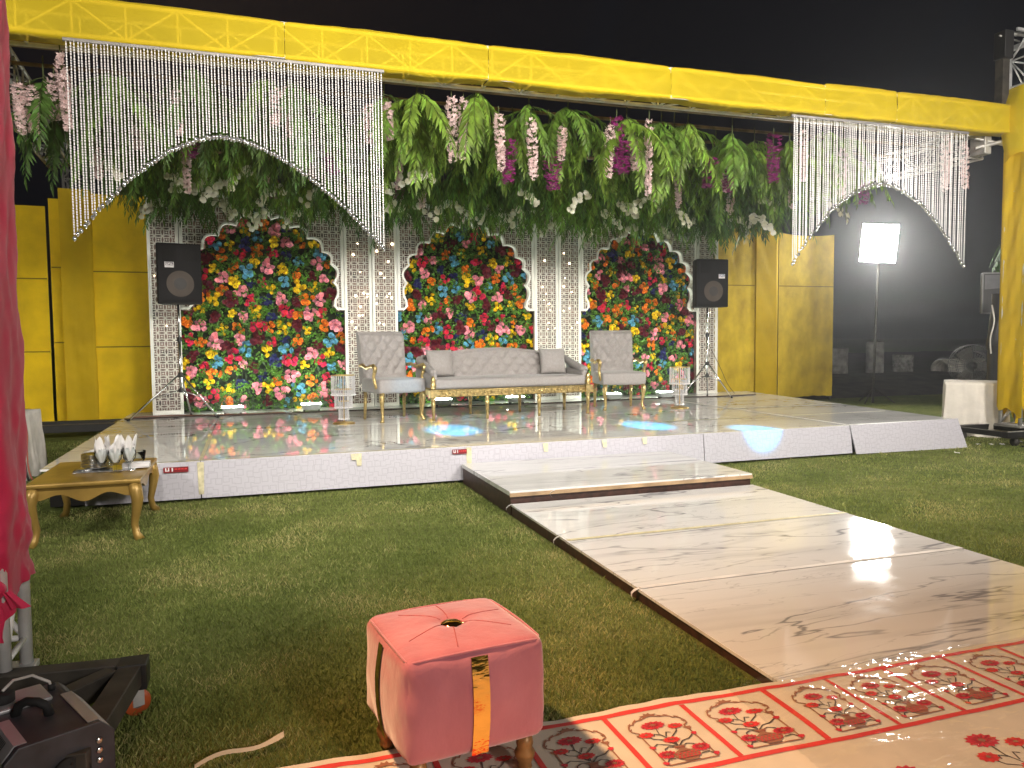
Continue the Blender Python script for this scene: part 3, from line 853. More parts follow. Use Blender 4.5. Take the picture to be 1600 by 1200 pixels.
HALF = 1.245
def arc(p, q, bulge, n=7):
    """circular-ish arc from p to q bulging to the left of p->q by bulge*chord"""
    (x0, z0), (x1, z1) = p, q
    dx, dz = x1 - x0, z1 - z0
    out = []
    for i in range(n):
        t = i / n
        b = math.sin(PI * t) * bulge
        out.append((x0 + dx * t - dz * b, z0 + dz * t + dx * b))
    return out
cus = [(-1.235, 1.615), (-1.10, 1.66), (-1.13, 1.88), (-1.071, 2.075), (-1.03, 2.37), (-.90, 2.56), (-.67, 2.765), (-.405, 2.93), (-.115, 3.045)]
leftp = [(-1.245, 1.615), (-1.13, 1.625), (-1.075, 1.69), (-1.085, 1.78), (-1.125, 1.86), (-1.135, 1.93)]
leftp += [(-1.125, 2.0), (-1.071, 2.075)]
leftp += arc((-1.071, 2.075), (-1.03, 2.37), .30)
leftp += arc((-1.03, 2.37), (-.90, 2.56), .34)
leftp += arc((-.90, 2.56), (-.67, 2.765), .34)
leftp += arc((-.67, 2.765), (-.405, 2.93), .34)
leftp += arc((-.405, 2.93), (-.115, 3.045), .34)
leftp += [(-.115, 3.045), (-.10, 3.09), (-.06, 3.13), (-.02, 3.165), (0, 3.2)]
prof = leftp + [(-x, z) for x, z in leftp[::-1][1:]]           # from left shoulder over the apex to the right shoulder
pa = np.array(prof)
def in_open(x, z, grow=0.0):
    """is (x,z) inside the arched opening"""
    if abs(x) > HALF + grow: return False
    if z < 1.615 - grow: return True
    # point in polygon
    inside = False
    px = np.append(pa[:, 0], pa[0, 0]); pz = np.append(pa[:, 1], pa[0, 1])
    for i in range(len(pa)):
        xi, zi, xj, zj = px[i], pz[i], px[i + 1], pz[i + 1]
        if (zi > z) != (zj > z) and x < (xj - xi) * (z - zi) / (zj - zi) + xi: inside = not inside
    return inside

def arch_screen(xc, label):
    t = thing("arch_screen", label, "screen", (xc, scr_y(xc), DECK), SCA, "white lattice arch screens")
    lat = MB()
    bx = HALF - .045
    cache = {}
    def reg(x, z):
        if not (-bx <= x <= bx and 1.60 <= z <= TOPH - .04): return False
        k = (round(x, 3), round(z, 3))
        if k not in cache: cache[k] = not in_open(x, z)
        return cache[k]
    ring_lattice(reg, -bx, bx, 1.60, TOPH - .045, lat)
    lat.build("lattice", M_WHITE, t)
    fr = MB()
    fr.box(-HALF, -HALF + .05, -.018, .02, 1.62, TOPH); fr.box(HALF - .05, HALF, -.018, .02, 1.62, TOPH)
    fr.box(-HALF + .0505, HALF - .0505, -.017, .019, TOPH - .05, TOPH)
    fr.build("frame", M_WTRIM, t, bevel=.004)
    # scalloped rim with a deep reveal
    rim = MB(); N = len(prof); wv = .031
    outp = []
    for i, (x, z) in enumerate(prof):
        a = pa[max(0, i - 1)]; b = pa[min(N - 1, i + 1)]
        d = (b - a) / (np.hypot(*(b - a)) + 1e-9)
        outp.append((x - d[1] * wv, z + d[0] * wv))
    vs = []
    for i in range(N):
        (x, z), (ox, oz) = prof[i], outp[i]
        vs += [(x, -.024, z), (ox, -.024, oz), (x, .075, z), (ox, .0, oz)]
    fs = []
    for i in range(N - 1):
        a, b = 4 * i, 4 * i + 4
        fs += [(a, b, b + 1, a + 1), (a, a + 2, b + 2, b), (a + 1, b + 1, b + 3, a + 3)]
    rim.add(vs, fs, 0, False); rim.build("arch_rim", M_WTRIM, t)
    # backing sheet behind the lattice, cut to the arch
    bk = MB(); n_ = 40
    st = 2 * HALF / n_; hz = (TOPH - 1.6) / 32
    for i in range(n_):
        for j in range(32):
            x = -HALF + (i + .5) * st; z = 1.6 + (j + .5) * hz
            if not in_open(x, z): bk.add([(x - st / 2, .10, z - hz / 2), (x + st / 2, .10, z - hz / 2), (x + st / 2, .10, z + hz / 2), (x - st / 2, .10, z + hz / 2)], [(0, 1, 2, 3)])
    bk.build("backing_sheet", M_BACK, t)
    return t

glint_me = None
def glint_mesh():
    global glint_me
    if glint_me is None:
        q = MB(); q.lathe([(.001, -.011), (.009, -.006), (.011, 0), (.008, .007), (.001, .011)], 8); glint_me = q.mesh("mirror_glint", M_GLINT)
    return glint_me

def pilaster(x0, x1, label, nb, bright):
    xc = (x0 + x1) / 2; h = (x1 - x0) / 2
    t = thing("lattice_pilaster", label, "screen", (xc, scr_y(xc), DECK), SCA, "narrow white lattice panels")
    lat = MB(); ring_lattice(lambda x, z: abs(x) <= h - .035 and .05 <= z <= TOPH - .05, -h + .035, h - .035, .05, TOPH - .05, lat)
    lat.build("lattice", M_WHITE, t)
    fr = MB()
    fr.box(-h, -h + .045, -.02, .022, 0, TOPH); fr.box(h - .045, h, -.02, .022, 0, TOPH)
    fr.box(-h + .0455, h - .0455, -.019, .021, 0, .06); fr.box(-h + .0455, h - .0455, -.019, .021, TOPH - .05, TOPH)
    fr.build("frame", M_WTRIM, t, bevel=.004)
    bk = MB(); bk.box(-h + .002, h - .002, .09, .10, .02, TOPH - .02); bk.build("backing_sheet", M_BACK, t)
    for k in range(nb):
        z = 1.25 + 1.5 * rnd.random() ** 1.2
        s_ = rnd.choice((.6, .8, 1.0, 1.3)) * bright
        link("mirror_glint", glint_mesh(), t, (rnd.uniform(-h + .06, h - .06), -.006, z), None, (s_, s_, s_))
    return t

arch_screen(.255, "left white lattice screen with a scalloped arch")
arch_screen(3.635, "middle white lattice screen with a scalloped arch behind the sofa")
arch_screen(7.045, "right white lattice screen with a scalloped arch")
pilaster(-1.44, -1.0, "narrow lattice panel at the left end behind the left speaker", 3, .6)
pilaster(1.505, 1.955, "narrow lattice panel right of the left arch, above the left chair", 12, 1.15)
pilaster(1.965, 2.385, "narrow lattice panel left of the middle arch, above the left chair", 12, 1.15)
pilaster(4.885, 5.345, "narrow lattice panel right of the middle arch, above the sofa end", 9, .9)
pilaster(5.355, 5.795, "narrow lattice panel left of the right arch", 9, .9)
pilaster(8.295, 8.765, "narrow lattice panel at the right end behind the right speaker", 2, .6)

# ---- flowers
def petal(mb, c, out, side, nrm, ln, wd, cup, mat=0):
    c = Vector(c)
    a = c + out * (ln * .55) + side * (wd * .5) + nrm * cup * .6
    b = c + out * ln + side * (wd * .28) + nrm * cup
    d = c + out * ln - side * (wd * .28) + nrm * cup
    e = c + out * (ln * .55) - side * (wd * .5) + nrm * cup * .6
    mb.add([c, a, b, d, e], [(0, 1, 2, 3, 4)], mat, True)

def rosette(mb, c, n, rad, layers, r_, mat=0):
    """flower facing n"""
    n = Vector(n).normalized(); u = n.orthogonal().normalized(); v = n.cross(u)
    for li, (cnt, k, cup) in enumerate(layers):
        ph = r_.random() * 6.28
        for i in range(cnt):
            a = ph + 2 * PI * i / cnt + r_.uniform(-.15, .15)
            o_ = u * math.cos(a) + v * math.sin(a); s_ = -u * math.sin(a) + v * math.cos(a)
            petal(mb, Vector(c) + n * (.004 * li), o_, s_, n, rad * k * r_.uniform(.88, 1.1), rad * k * (1.9 if cnt < 5 else 1.25), rad * cup, mat)

ROSE = [(6, 1.0, .25), (5, .72, .5), (4, .42, .62)]
DAISY = [(8, 1.0, .15), (7, .7, .35), (4, .35, .4)]
BOUG = [(4, 1.1, .35), (3, .6, .5)]
FCOL = {
    'yellow': ((.80, .55, .012), ROSE, .040, 6), 'orange': ((.78, .20, .012), DAISY, .040, 6), 'pink': ((.78, .27, .34), BOUG, .034, 9),
    'hot_pink': ((.62, .025, .09), ROSE, .040, 7), 'maroon': ((.115, .006, .018), DAISY, .052, 6), 'sky_blue': ((.13, .38, .52), ROSE, .040, 6),
    'navy': ((.022, .026, .13), ROSE, .042, 6)}
flower_meshes = {}
fr_ = random.Random(21)
for k, (c, lay, rad, cnt) in FCOL.items():
    mt = pm(k + "_petals", c, .6, var=.16, scale=14, transl=.18, spec=.3); leafy(mt, .72, 1.35)
    flower_meshes[k] = []
    for v in range(3):
        q = MB()
        for i in range(cnt):
            a = 2 * PI * i / cnt + fr_.uniform(-.5, .5); d = fr_.uniform(.042, .088) if i else .012
            x, z = math.cos(a) * d, math.sin(a) * d
            n = Vector((x * 6 + fr_.uniform(-.35, .35), -1, z * 6 + fr_.uniform(-.3, .4)))
            rosette(q, (x, -.01 - .08 * fr_.random(), z), n, rad * fr_.uniform(.78, 1.08), lay, fr_)
        flower_meshes[k].append(q.mesh("flower", mt))
WEI = ['yellow'] * 20 + ['orange'] * 16 + ['pink'] * 20 + ['hot_pink'] * 11 + ['maroon'] * 11 + ['sky_blue'] * 13 + ['navy'] * 8

def leaf_blade(mb, c, d, n, ln, wd, fold=.25, mat=0):
    """one folded leaf: 4 triangles' worth of quads about its midrib"""
    c = Vector(c); d = Vector(d).normalized(); n = Vector(n)
    s_ = d.cross(n)
    if s_.length < 1e-6: s_ = d.orthogonal()
    s_.normalize(); n = s_.cross(d)
    m_ = c + d * ln * .5 + n * (wd * fold * .3); e = c + d * ln - n * ln * .10
    a = c + d * ln * .45 + s_ * wd / 2 + n * wd * fold; b = c + d * ln * .45 - s_ * wd / 2 + n * wd * fold
    mb.add([c, a, m_, b, e], [(0, 2, 1), (0, 3, 2), (1, 2, 4), (2, 3, 4)], mat, True)

def flower_wall(xc, label, seed):
    r_ = random.Random(seed)
    t = thing("flower_wall", label, "flower wall", (xc, scr_y(xc) + .30, DECK), SCA, "flower walls in the arches")
    b = MB(); b.box(-HALF - .1, HALF + .1, .02, .05, .0, 3.3); b.build("board", M_GBOARD, t)
    pts = []
    tries = 0
    while len(pts) < 190 and tries < 26000:
        tries += 1
        x = r_.uniform(-HALF - .02, HALF + .02); z = r_.uniform(.12, 3.2)
        if not in_open(x, z, .0) and not (z > 1.6 and in_open(x * .95, z - .06)): continue
        ok = True
        for (a, c, _) in pts:
            if (a - x) ** 2 + (c - z) ** 2 < .0315: ok = False; break
        if ok: pts.append((x, z, None))
    last = {}
    for x, z, _ in pts:
        k = r_.choice(WEI)
        # neighbours rarely repeat a colour
        for _t in range(3):
            if any((a - x) ** 2 + (c - z) ** 2 < .07 and kk == k for (a, c), kk in last.items()): k = r_.choice(WEI)
        last[(x, z)] = k
        s_ = r_.uniform(.80, 1.28)
        o = link("flower", r_.choice(flower_meshes[k]), t, (x, -.05 - .06 * r_.random(), z), (r_.uniform(-.25, .35), r_.uniform(0, 6.28), r_.uniform(-.35, .35)), (s_, s_, s_))
    lv = MB()
    for i in range(2100):
        x = r_.uniform(-HALF - .06, HALF + .06); z = r_.uniform(.02, 3.2)
        if not in_open(x * .97, z - .03): continue
        y = -.03 - .12 * r_.random()
        for k in range(6):
            a = r_.uniform(0, 6.28); dd = Vector((math.cos(a) * .8, -.55 - .5 * r_.random(), math.sin(a) * .8))
            leaf_blade(lv, (x + r_.uniform(-.03, .03), y, z + r_.uniform(-.03, .03)), dd, (0, -1, .4), r_.uniform(.035, .058), r_.uniform(.028, .04))
    o = lv.build("leaves", M_LEAFW, t); o['kind'] = 'stuff'
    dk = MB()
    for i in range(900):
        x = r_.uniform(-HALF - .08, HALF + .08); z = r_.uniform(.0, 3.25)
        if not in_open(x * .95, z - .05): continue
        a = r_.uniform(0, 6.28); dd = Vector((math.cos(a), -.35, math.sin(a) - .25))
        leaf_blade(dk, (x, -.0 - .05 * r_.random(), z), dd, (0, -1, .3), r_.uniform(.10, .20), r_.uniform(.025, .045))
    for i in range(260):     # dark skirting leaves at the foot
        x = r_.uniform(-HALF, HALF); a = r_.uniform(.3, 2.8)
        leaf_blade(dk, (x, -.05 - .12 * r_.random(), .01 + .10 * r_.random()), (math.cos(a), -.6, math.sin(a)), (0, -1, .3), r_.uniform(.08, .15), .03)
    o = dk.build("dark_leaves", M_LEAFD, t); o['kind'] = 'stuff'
    return t
flower_wall(.255, "wall of mixed flowers and leaves filling the left arch", 31)
flower_wall(3.635, "wall of mixed flowers and leaves filling the middle arch", 32)
flower_wall(7.045, "wall of mixed flowers and leaves filling the right arch", 33)

# ---- uplights along the foot of the flower walls
def uplight(x, y, lab, rz=0):
    t = thing("uplight", lab, "uplight", (x, y, DECK), rz, "uplights at the foot of the flower walls"); t.scale = (.84, .84, .84)
    b = MB()
    v = [(-.13, -.06, .02), (.13, -.06, .02), (.13, .07, .02), (-.13, .07, .02), (-.195, -.10, .13), (.195, -.10, .13), (.195, .12, .115), (-.195, .12, .115)]
    b.add(v, [(0, 3, 2, 1), (0, 1, 5, 4), (1, 2, 6, 5), (2, 3, 7, 6), (3, 0, 4, 7)]); b.build("housing", M_FLOODW, t, bevel=.006)
    e = MB(); e.add([(-.18, -.03, .134), (.18, -.03, .134), (.18, .112, .146), (-.18, .112, .146)], [(0, 1, 2, 3)]); e.build("lamp_panel", M_UPL, t)
    s_ = MB(); s_.box(-.15, -.12, -.07, .06, 0, .03); s_.box(.12, .15, -.07, .06, 0, .03); s_.build("foot", M_BLACK, t)
uplight(-.28, 12.60, "white uplight left of the left flower wall's middle, by the speaker tripod", .12)
uplight(.90, 12.66, "white uplight at the left flower wall beside the crystal stand")
uplight(3.05, 12.68, "white uplight behind the left half of the sofa")
uplight(4.35, 12.68, "white uplight behind the right half of the sofa")
uplight(6.18, 12.62, "white uplight behind the right chair")
uplight(7.25, 12.62, "white uplight between the right chair and the right crystal stand")

# ================================================================ HANGING GREENERY
def frond_mesh(seed, ln, mat):
    """one compound leaf from the origin: a hanging rachis with separate lance-shaped leaflets on both sides"""
    r_ = random.Random(seed); q = MB()
    pts = []
    el0 = r_.uniform(-.75, -.15); el1 = r_.uniform(-1.45, -1.15)
    p = Vector((0, 0, 0)); n = 13; sway = r_.uniform(-.18, .18)
    for i in range(n + 1):
        t = i / n
        el = el0 + (el1 - el0) * t ** .8
        pts.append(p.copy()); p = p + Vector((math.cos(el), math.cos(el) * sway * t, math.sin(el))) * (ln / n)
    q.tube(pts, [.0045 * (1 - .8 * i / n) for i in range(n + 1)], 4, 1, False)
    for i in range(1, n + 1):
        d = (pts[i] - pts[i - 1]).normalized()
        for s_ in (-1, 1):
            for rep in range(2):
                if i < 2 and rep == 0: continue
                c = pts[i - 1].lerp(pts[i], .2 + .5 * rep + .12 * s_)
                t = (i + rep * .5) / n
                l = ln * (.235 - .10 * abs(t - .42) * 2) * r_.uniform(.8, 1.18)
                sidev = Vector((0, s_, 0))
                dd = (sidev * r_.uniform(.55, .95) + d * .75 + Vector((.22 * r_.uniform(-1, 1.4), 0, -.35 - .45 * r_.random()))).normalized()
                leaf_blade(q, c, dd, Vector((.8, 0, .6)) + Vector((r_.uniform(-.4, .4), r_.uniform(-.4, .4), 0)), l, l * r_.uniform(.17, .225), .22, 0)
    leaf_blade(q, pts[-1], (pts[-1] - pts[-2]), Vector((1, 0, .3)), ln * .17, ln * .035)
    return q
frond_sets = []
for mi in range(3):
    frond_sets.append([frond_mesh(100 + 10 * mi + k, .70 + .07 * k, None).mesh("frond", [M_FERN[mi], M_STEM]) for k in range(4)])
frond_raw = [frond_mesh(200 + k, .72 + .07 * k, None) for k in range(4)]
stem_me = {}
def stem_mesh(h):
    q = MB(); q.tube([(0, 0, 0), (.01, .0, h * .5), (0, 0, h)], .008, 5); return q.mesh("stem", M_STEM)
STEM = stem_mesh(.22)
def whole_bunch(seed, mi):
    r_ = random.Random(seed); q = MB()
    q.tube([(0, 0, 0), (0, 0, .22)], .007, 4, 1)
    for k in range(10):
        src = r_.choice(frond_raw)
        M = Matrix.Translation((0, 0, r_.uniform(-.06, .06))) @ Matrix.Rotation(2 * PI * k / 10 + r_.uniform(-.3, .3), 4, 'Z') @ Matrix.Scale(r_.uniform(.8, 1.1), 4)
        b = len(q.v); q.v.extend([tuple(M @ Vector(p)) for p in src.v])
        q.f.extend([tuple(i + b for i in f) for f in src.f]); q.m.extend(src.m); q.sm.extend(src.sm)
    return q.mesh("fern_bunch", [M_FERN[mi], M_STEM])
whole = [whole_bunch(300 + k, (1, 2, 2, 1, 0)[k]) for k in range(5)]
ROWN = ["front row just behind the yellow beam", "second row behind the beam", "third row from the beam", "fourth row from the beam", "fifth row from the beam", "sixth row, near the flower screens", "rearmost row above the flower screens"]
rows = [(8.72, -2.0, 8.3, 17), (9.30, -1.9, 8.5, 19), (10.0, -1.9, 8.7, 18), (10.7, -1.8, 8.9, 19), (11.4, -1.7, 9.2, 19), (12.1, -1.6, 9.4, 20), (12.72, -1.5, 9.5, 21)]
fr2 = random.Random(55)
for ri, (y, xa, xb, n) in enumerate(rows):
    for i in range(n):
        x = xa + (xb - xa) * (i + .5) / n + fr2.uniform(-.20, .20)
        yy = y + fr2.uniform(-.18, .18)
        z = (4.20 if ri < 2 else 4.12) + fr2.uniform(-.12, .06)
        lab = "%s fern bunch from the left in the %s" % (nth(i + 1), ROWN[ri])
        if ri < 2:
            if ri == 0 and i in (6, 12) and False: continue
            mi = fr2.choice((0, 0, 1)) if x > 1.4 else fr2.choice((1, 1, 2))
            t = thing("fern_bunch", lab, "fern", (x, yy, z), fr2.uniform(0, 6.28), "green fern bunches hanging over the stage")
            link("stem", STEM, t)
            nf = 10
            for k in range(nf):
                s_ = fr2.uniform(.78, 1.22)
                link("frond", fr2.choice(frond_sets[mi]), t, (0, 0, fr2.uniform(-.08, .06)), (fr2.uniform(-.2, .2), fr2.uniform(-.2, .25), 2 * PI * k / nf + fr2.uniform(-.35, .35)), (s_, s_, s_))
        else:
            zz = z - (.10 if ri > 3 else .03)
            s_ = fr2.uniform(.88, 1.12)
            o = link("fern_bunch", fr2.choice(whole), None, (x, yy, zz), (0, 0, fr2.uniform(0, 6.28)), (s_, s_, s_))
            tag(o, lab, "fern", "green fern bunches hanging over the stage")
# poles the bunches hang from
for ri, (y, xa, xb, n) in enumerate(rows):
    q = MB(); q.tube([(-2.4, y, 4.36), (4, y + .02, 4.34), (10.0 + .1 * ri, y, 4.36)], .022, 8)
    tag(q.build("hanging_pole", M_RUST), "bare pole carrying the ferns of the " + ROWN[ri], "pole", "poles carrying the hanging ferns")

# ---- blossom strands
def strand_mesh(seed, mat, rad):
    r_ = random.Random(seed); q = MB()
    q.tube([(0, 0, .12), (0, 0, -1)], .006, 4, 1, False)
    for i in range(150):
        t = r_.random()
        rr = rad * (1 - .45 * t) * (.55 + .45 * r_.random()) * min(1, .5 + t * 4)
        a = r_.uniform(0, 6.28); z = -t
        c = Vector((math.cos(a) * rr, math.sin(a) * rr, z))
        nrm = Vector((math.cos(a), math.sin(a), -.5 + r_.uniform(-.4, .4))).normalized()
        u = nrm.orthogonal().normalized(); v = nrm.cross(u); ph = r_.random() * 6
        for k in range(4):
            b = ph + k * PI / 2
            o_ = u * math.cos(b) + v * math.sin(b); s_ = -u * math.sin(b) + v * math.cos(b)
            l = r_.uniform(.022, .034)
            q.add([c, c + o_ * l * .6 + s_ * l * .42 + nrm * l * .3, c + o_ * l + nrm * l * .15, c + o_ * l * .6 - s_ * l * .42 + nrm * l * .3], [(0, 1, 2, 3)], 0, False)
    return q.mesh("blossom_strand", [mat, M_STEM])
pinkm = [strand_mesh(400 + k, M_BLOS, .055 + .012 * (k % 3)) for k in range(4)]
magm = [strand_mesh(450 + k, M_BLOSM, .085 + .012 * k) for k in range(3)]
PK = [(-1.97, 8.6, 3.9, 3.44), (-1.89, 8.62, 3.91, 3.46), (-1.71, 8.7, 4.08, 3.62), (-1.61, 8.6, 4.21, 3.5), (-1.59, 8.9, 4.03, 3.65), (-1.53, 9.6, 3.76, 3.28), (-1.1, 9.3, 3.99, 3.55), (-.62, 9.0, 3.98, 3.55), (-.63, 9.8, 3.77, 3.22), (.33, 9.2, 4.08, 3.7), (.45, 8.9, 4.15, 3.63), (.26, 10.5, 3.88, 3.5), (.79, 10.0, 3.8, 3.5), (1.3, 9.0, 4.04, 3.61), (1.46, 9.0, 4.02, 3.62), (1.26, 10.5, 4.07, 3.45), (1.81, 9.6, 3.9, 3.35), (2.19, 8.5, 4.19, 3.45), (2.34, 8.55, 4.19, 3.52), (2.7, 9.0, 4.01, 3.38), (3.12, 9.2, 4.0, 3.32), (3.47, 8.8, 3.92, 3.55), (4.12, 9.0, 4.01, 3.40), (4.5, 9.1, 3.92, 3.52), (5.69, 9.6, 3.85, 3.3), (4.65, 8.5, 4.13, 3.22), (6.6, 9.6, 4.07, 3.25), (6.31, 9.4, 3.99, 3.5), (6.9, 9.0, 3.94, 3.5), (7.62, 9.6, 4.21, 3.37), (6.97, 8.8, 4.19, 3.75), (7.53, 9.0, 3.98, 3.32), (8.26, 9.3, 4.24, 3.68), (9.21, 8.9, 4.25, 3.57), (9.4, 8.9, 4.24, 3.53), (9.62, 9.2, 4.21, 3.55), (3.22, 12.0, 3.7, 3.35), (4.63, 12.0, 3.7, 3.35), (2.45, 11.2, 3.85, 3.40)]
PK.sort(key=lambda p: (p[0] * .947 - p[1] * .32) / (p[0] * .32 + p[1] * .947))
PK = [(x, (8.38 + .10 * (i_ % 3)) if 8.55 < y < 9.3 else y, z0, z1) for i_, (x, y, z0, z1) in enumerate(PK)]
for i, (x, y, z0, z1) in enumerate(PK):
    o = link("blossom_strand", pinkm[i % 4], None, (x, y, z0), (rnd.uniform(-.06, .06), rnd.uniform(-.06, .06), rnd.uniform(0, 6)), (1.02, 1.02, z0 - z1))
    tag(o, "%s pale pink blossom strand from the left in the hanging ferns" % nth(i + 1), "flower strand", "pale pink blossom strands")
MG = [(2.86, 8.55, 3.78, 3.28), (4.24, 8.55, 4.15, 3.50), (4.30, 8.5, 3.85, 3.46), (3.45, 8.65, 3.70, 3.26), (6.52, 8.6, 4.12, 3.5), (5.62, 8.7, 3.78, 3.4), (6.1, 9.0, 3.7, 3.42), (.97, 9.4, 4.15, 3.45), (2.05, 11.0, 3.95, 3.45), (.36, 11.5, 3.75, 3.49), (-.55, 9.0, 3.62, 3.45), (8.9, 9.6, 3.9, 3.5)]
MG.sort(key=lambda p: (p[0] * .947 - p[1] * .32) / (p[0] * .32 + p[1] * .947))
for i, (x, y, z0, z1) in enumerate(MG):
    o = link("blossom_strand", magm[i % 3], None, (x, y, z0), (0, 0, rnd.uniform(0, 6)), (1.25, 1.25, z0 - z1))
    tag(o, "%s dark magenta blossom strand from the left in the hanging ferns" % nth(i + 1), "flower strand", "dark magenta blossom strands")
# ---- orchid sprays
def spray_mesh(seed):
    r_ = random.Random(seed); q = MB()
    pts = []; p = Vector((0, 0, .05)); d = Vector((1, 0, .3))
    for i in range(9):
        pts.append(p.copy()); d = (d + Vector((0, 0, -.17))).normalized(); p = p + d * .045
    q.tube(pts, .004, 4, 1, False)
    for p in pts[1:]:
        for k in range(2):
            c = p + Vector((r_.uniform(-.03, .03), r_.uniform(-.06, .06), r_.uniform(-.05, .03)))
            rosette(q, c, (r_.uniform(-.5, .5), -1, r_.uniform(-.3, .3)), .034, [(5, 1.0, .2), (3, .5, .4)], r_)
    return q.mesh("orchid_spray", [M_ORCH, M_STEM])
spr = [spray_mesh(500 + k) for k in range(5)]
OS = []
r3 = random.Random(77)
for i in range(34):
    x = -1.3 + 9.9 * (i + .5) / 34 + r3.uniform(-.12, .12)
    y = r3.choice((11.2, 11.8, 12.2, 12.45)); OS.append((x, y, r3.uniform(3.38, 3.62)))
for x, y, z in ((-1.6, 9.6, 3.45), (-.9, 10.2, 3.42), (.1, 10.2, 3.55), (-.1, 10.6, 3.4), (1.35, 10.0, 3.42), (2.2, 9.5, 3.42), (2.0, 10.4, 3.3), (3.4, 9.8, 3.4), (4.4, 9.6, 3.38), (5.1, 10.2, 3.35), (5.6, 9.9, 3.45), (6.0, 10.1, 3.30), (7.2, 9.9, 3.45), (7.4, 10.4, 3.3), (8.6, 9.6, 3.5), (8.9, 10.1, 3.4)): OS.append((x, y, z))
OS.sort(key=lambda p: (p[0] * .947 - p[1] * .32) / (p[0] * .32 + p[1] * .947))
for i, (x, y, z) in enumerate(OS):
    s_ = r3.uniform(.9, 1.35)
    o = link("orchid_spray", spr[i % 5], None, (x, y, z), (0, r3.uniform(-.3, .3), r3.choice((0, PI)) + r3.uniform(-.6, .6)), (s_, s_, s_))
    tag(o, "%s cream orchid spray from the left along the underside of the ferns" % nth(i + 1), "orchid spray", "cream orchid sprays")

# ================================================================ BEAD CURTAINS
def bead_mesh(L, seed):
    r_ = random.Random(seed); q = MB()
    z = -r_.uniform(0, .026)
    while z < L - .02:
        z = max(z, 0) if z > 0 else z
        h = .019 if int(z / .027) % 4 else .030; rr = .0068 if int(z / .027) % 4 else .0054
        h = min(h, L - z)
        q.lathe([(.002, min(0, -z)), (rr, -z - h * .22), (rr, -z - h * .78), (.002, -z - h)], 5, 0, False)
        z += h + .0035
    return q
PEND = MB(); PEND.lathe([(.002, .024), (.011, .015), (.018, .004), (.018, -.005), (.011, -.018), (.002, -.026)], 10, 0, True)
pend_me = PEND.mesh("pendant", M_CHROME)
def bead_curtain(label, xa, xb, y, ztop, n, fn, layers=1):
    t = thing("bead_curtain", label, "bead curtain", (xa, y, ztop), 0, "crystal bead curtains under the beam")
    q = MB(); q.box(-.03, xb - xa + .03, -.014, .014, 0, .030); q.build("rail", M_RODG, t, bevel=.004)
    for i in range(n):
        u = i / (n - 1); L = fn(u) + rnd.uniform(-.008, .008)
        x = (xb - xa) * u + rnd.uniform(-.0035, .0035)
        yy = rnd.uniform(-.012, .012)
        sw = rnd.uniform(-.003, .003)
        b = bead_mesh(L, i); o = b.build("bead_string", M_CRYS, t, 0, (x, yy, 0), (rnd.uniform(-.004, .004), sw, 0))
        link("pendant", pend_me, o, (0, 0, -L - .02))
def curtain(pk, zt, zpk, zl, zr, pw=1.7):
    def f(u):
        if u < pk:
            t = (pk - u) / pk; z = zpk + (zl - zpk) * t ** pw
        else:
            t = (u - pk) / (1 - pk); z = zpk + (zr - zpk) * t ** pw
        return zt - z
    return f
bead_curtain("wide crystal bead curtain with arched lower edge at the stage's left", -1.46, 1.31, 7.87, 4.15, 94, curtain(.455, 4.15, 3.43, 2.44, 2.42, 1.75))
bead_curtain("narrower crystal bead curtain with arched lower edge at the stage's right", 6.25, 8.98, 7.87, 4.12, 88, curtain(.50, 4.12, 3.42, 2.39, 2.43, 1.85))

# ================================================================ FURNITURE
def tuft(u, v, nu, nv):
    """button-tufted relief: dimples on a diamond grid, 0 at buttons, 1 between"""
    best = 9
    for j in range(nv):
        off = .5 if j % 2 else 0
        for i in range(nu + 1):
            bu = (i + off) / nu; bv = (j + .5) / nv
            d = math.hypot((u - bu) * nu, (v - bv) * nv * .8)
            best = min(best, d)
    f1 = abs(math.sin(PI * (u * nu + v * nv * .5 - .25))); f2 = abs(math.sin(PI * (u * nu - v * nv * .5 + .25)))
    crease = min(1, min(f1, f2) * 1.8)
    return min(1, best * 1.7) ** .8 * .6 + .4 * crease

def cabriole(mb, x, y, z0, z1, sx, sy, r=.03, M=None):
    pts = [(x, y, z1), (x + .020 * sx, y + .02 * sy, z1 - .06), (x + .012 * sx, y + .012 * sy, z1 - .16), (x - .012 * sx, y - .012 * sy, z0 + .09), (x + .012 * sx, y + .014 * sy, z0 + .03), (x + .03 * sx, y + .03 * sy, z0)]
    mb.tube(pts, [r * 1.1, r * 1.2, r * .85, r * .6, r * .75, r * .95], 8, M=M)

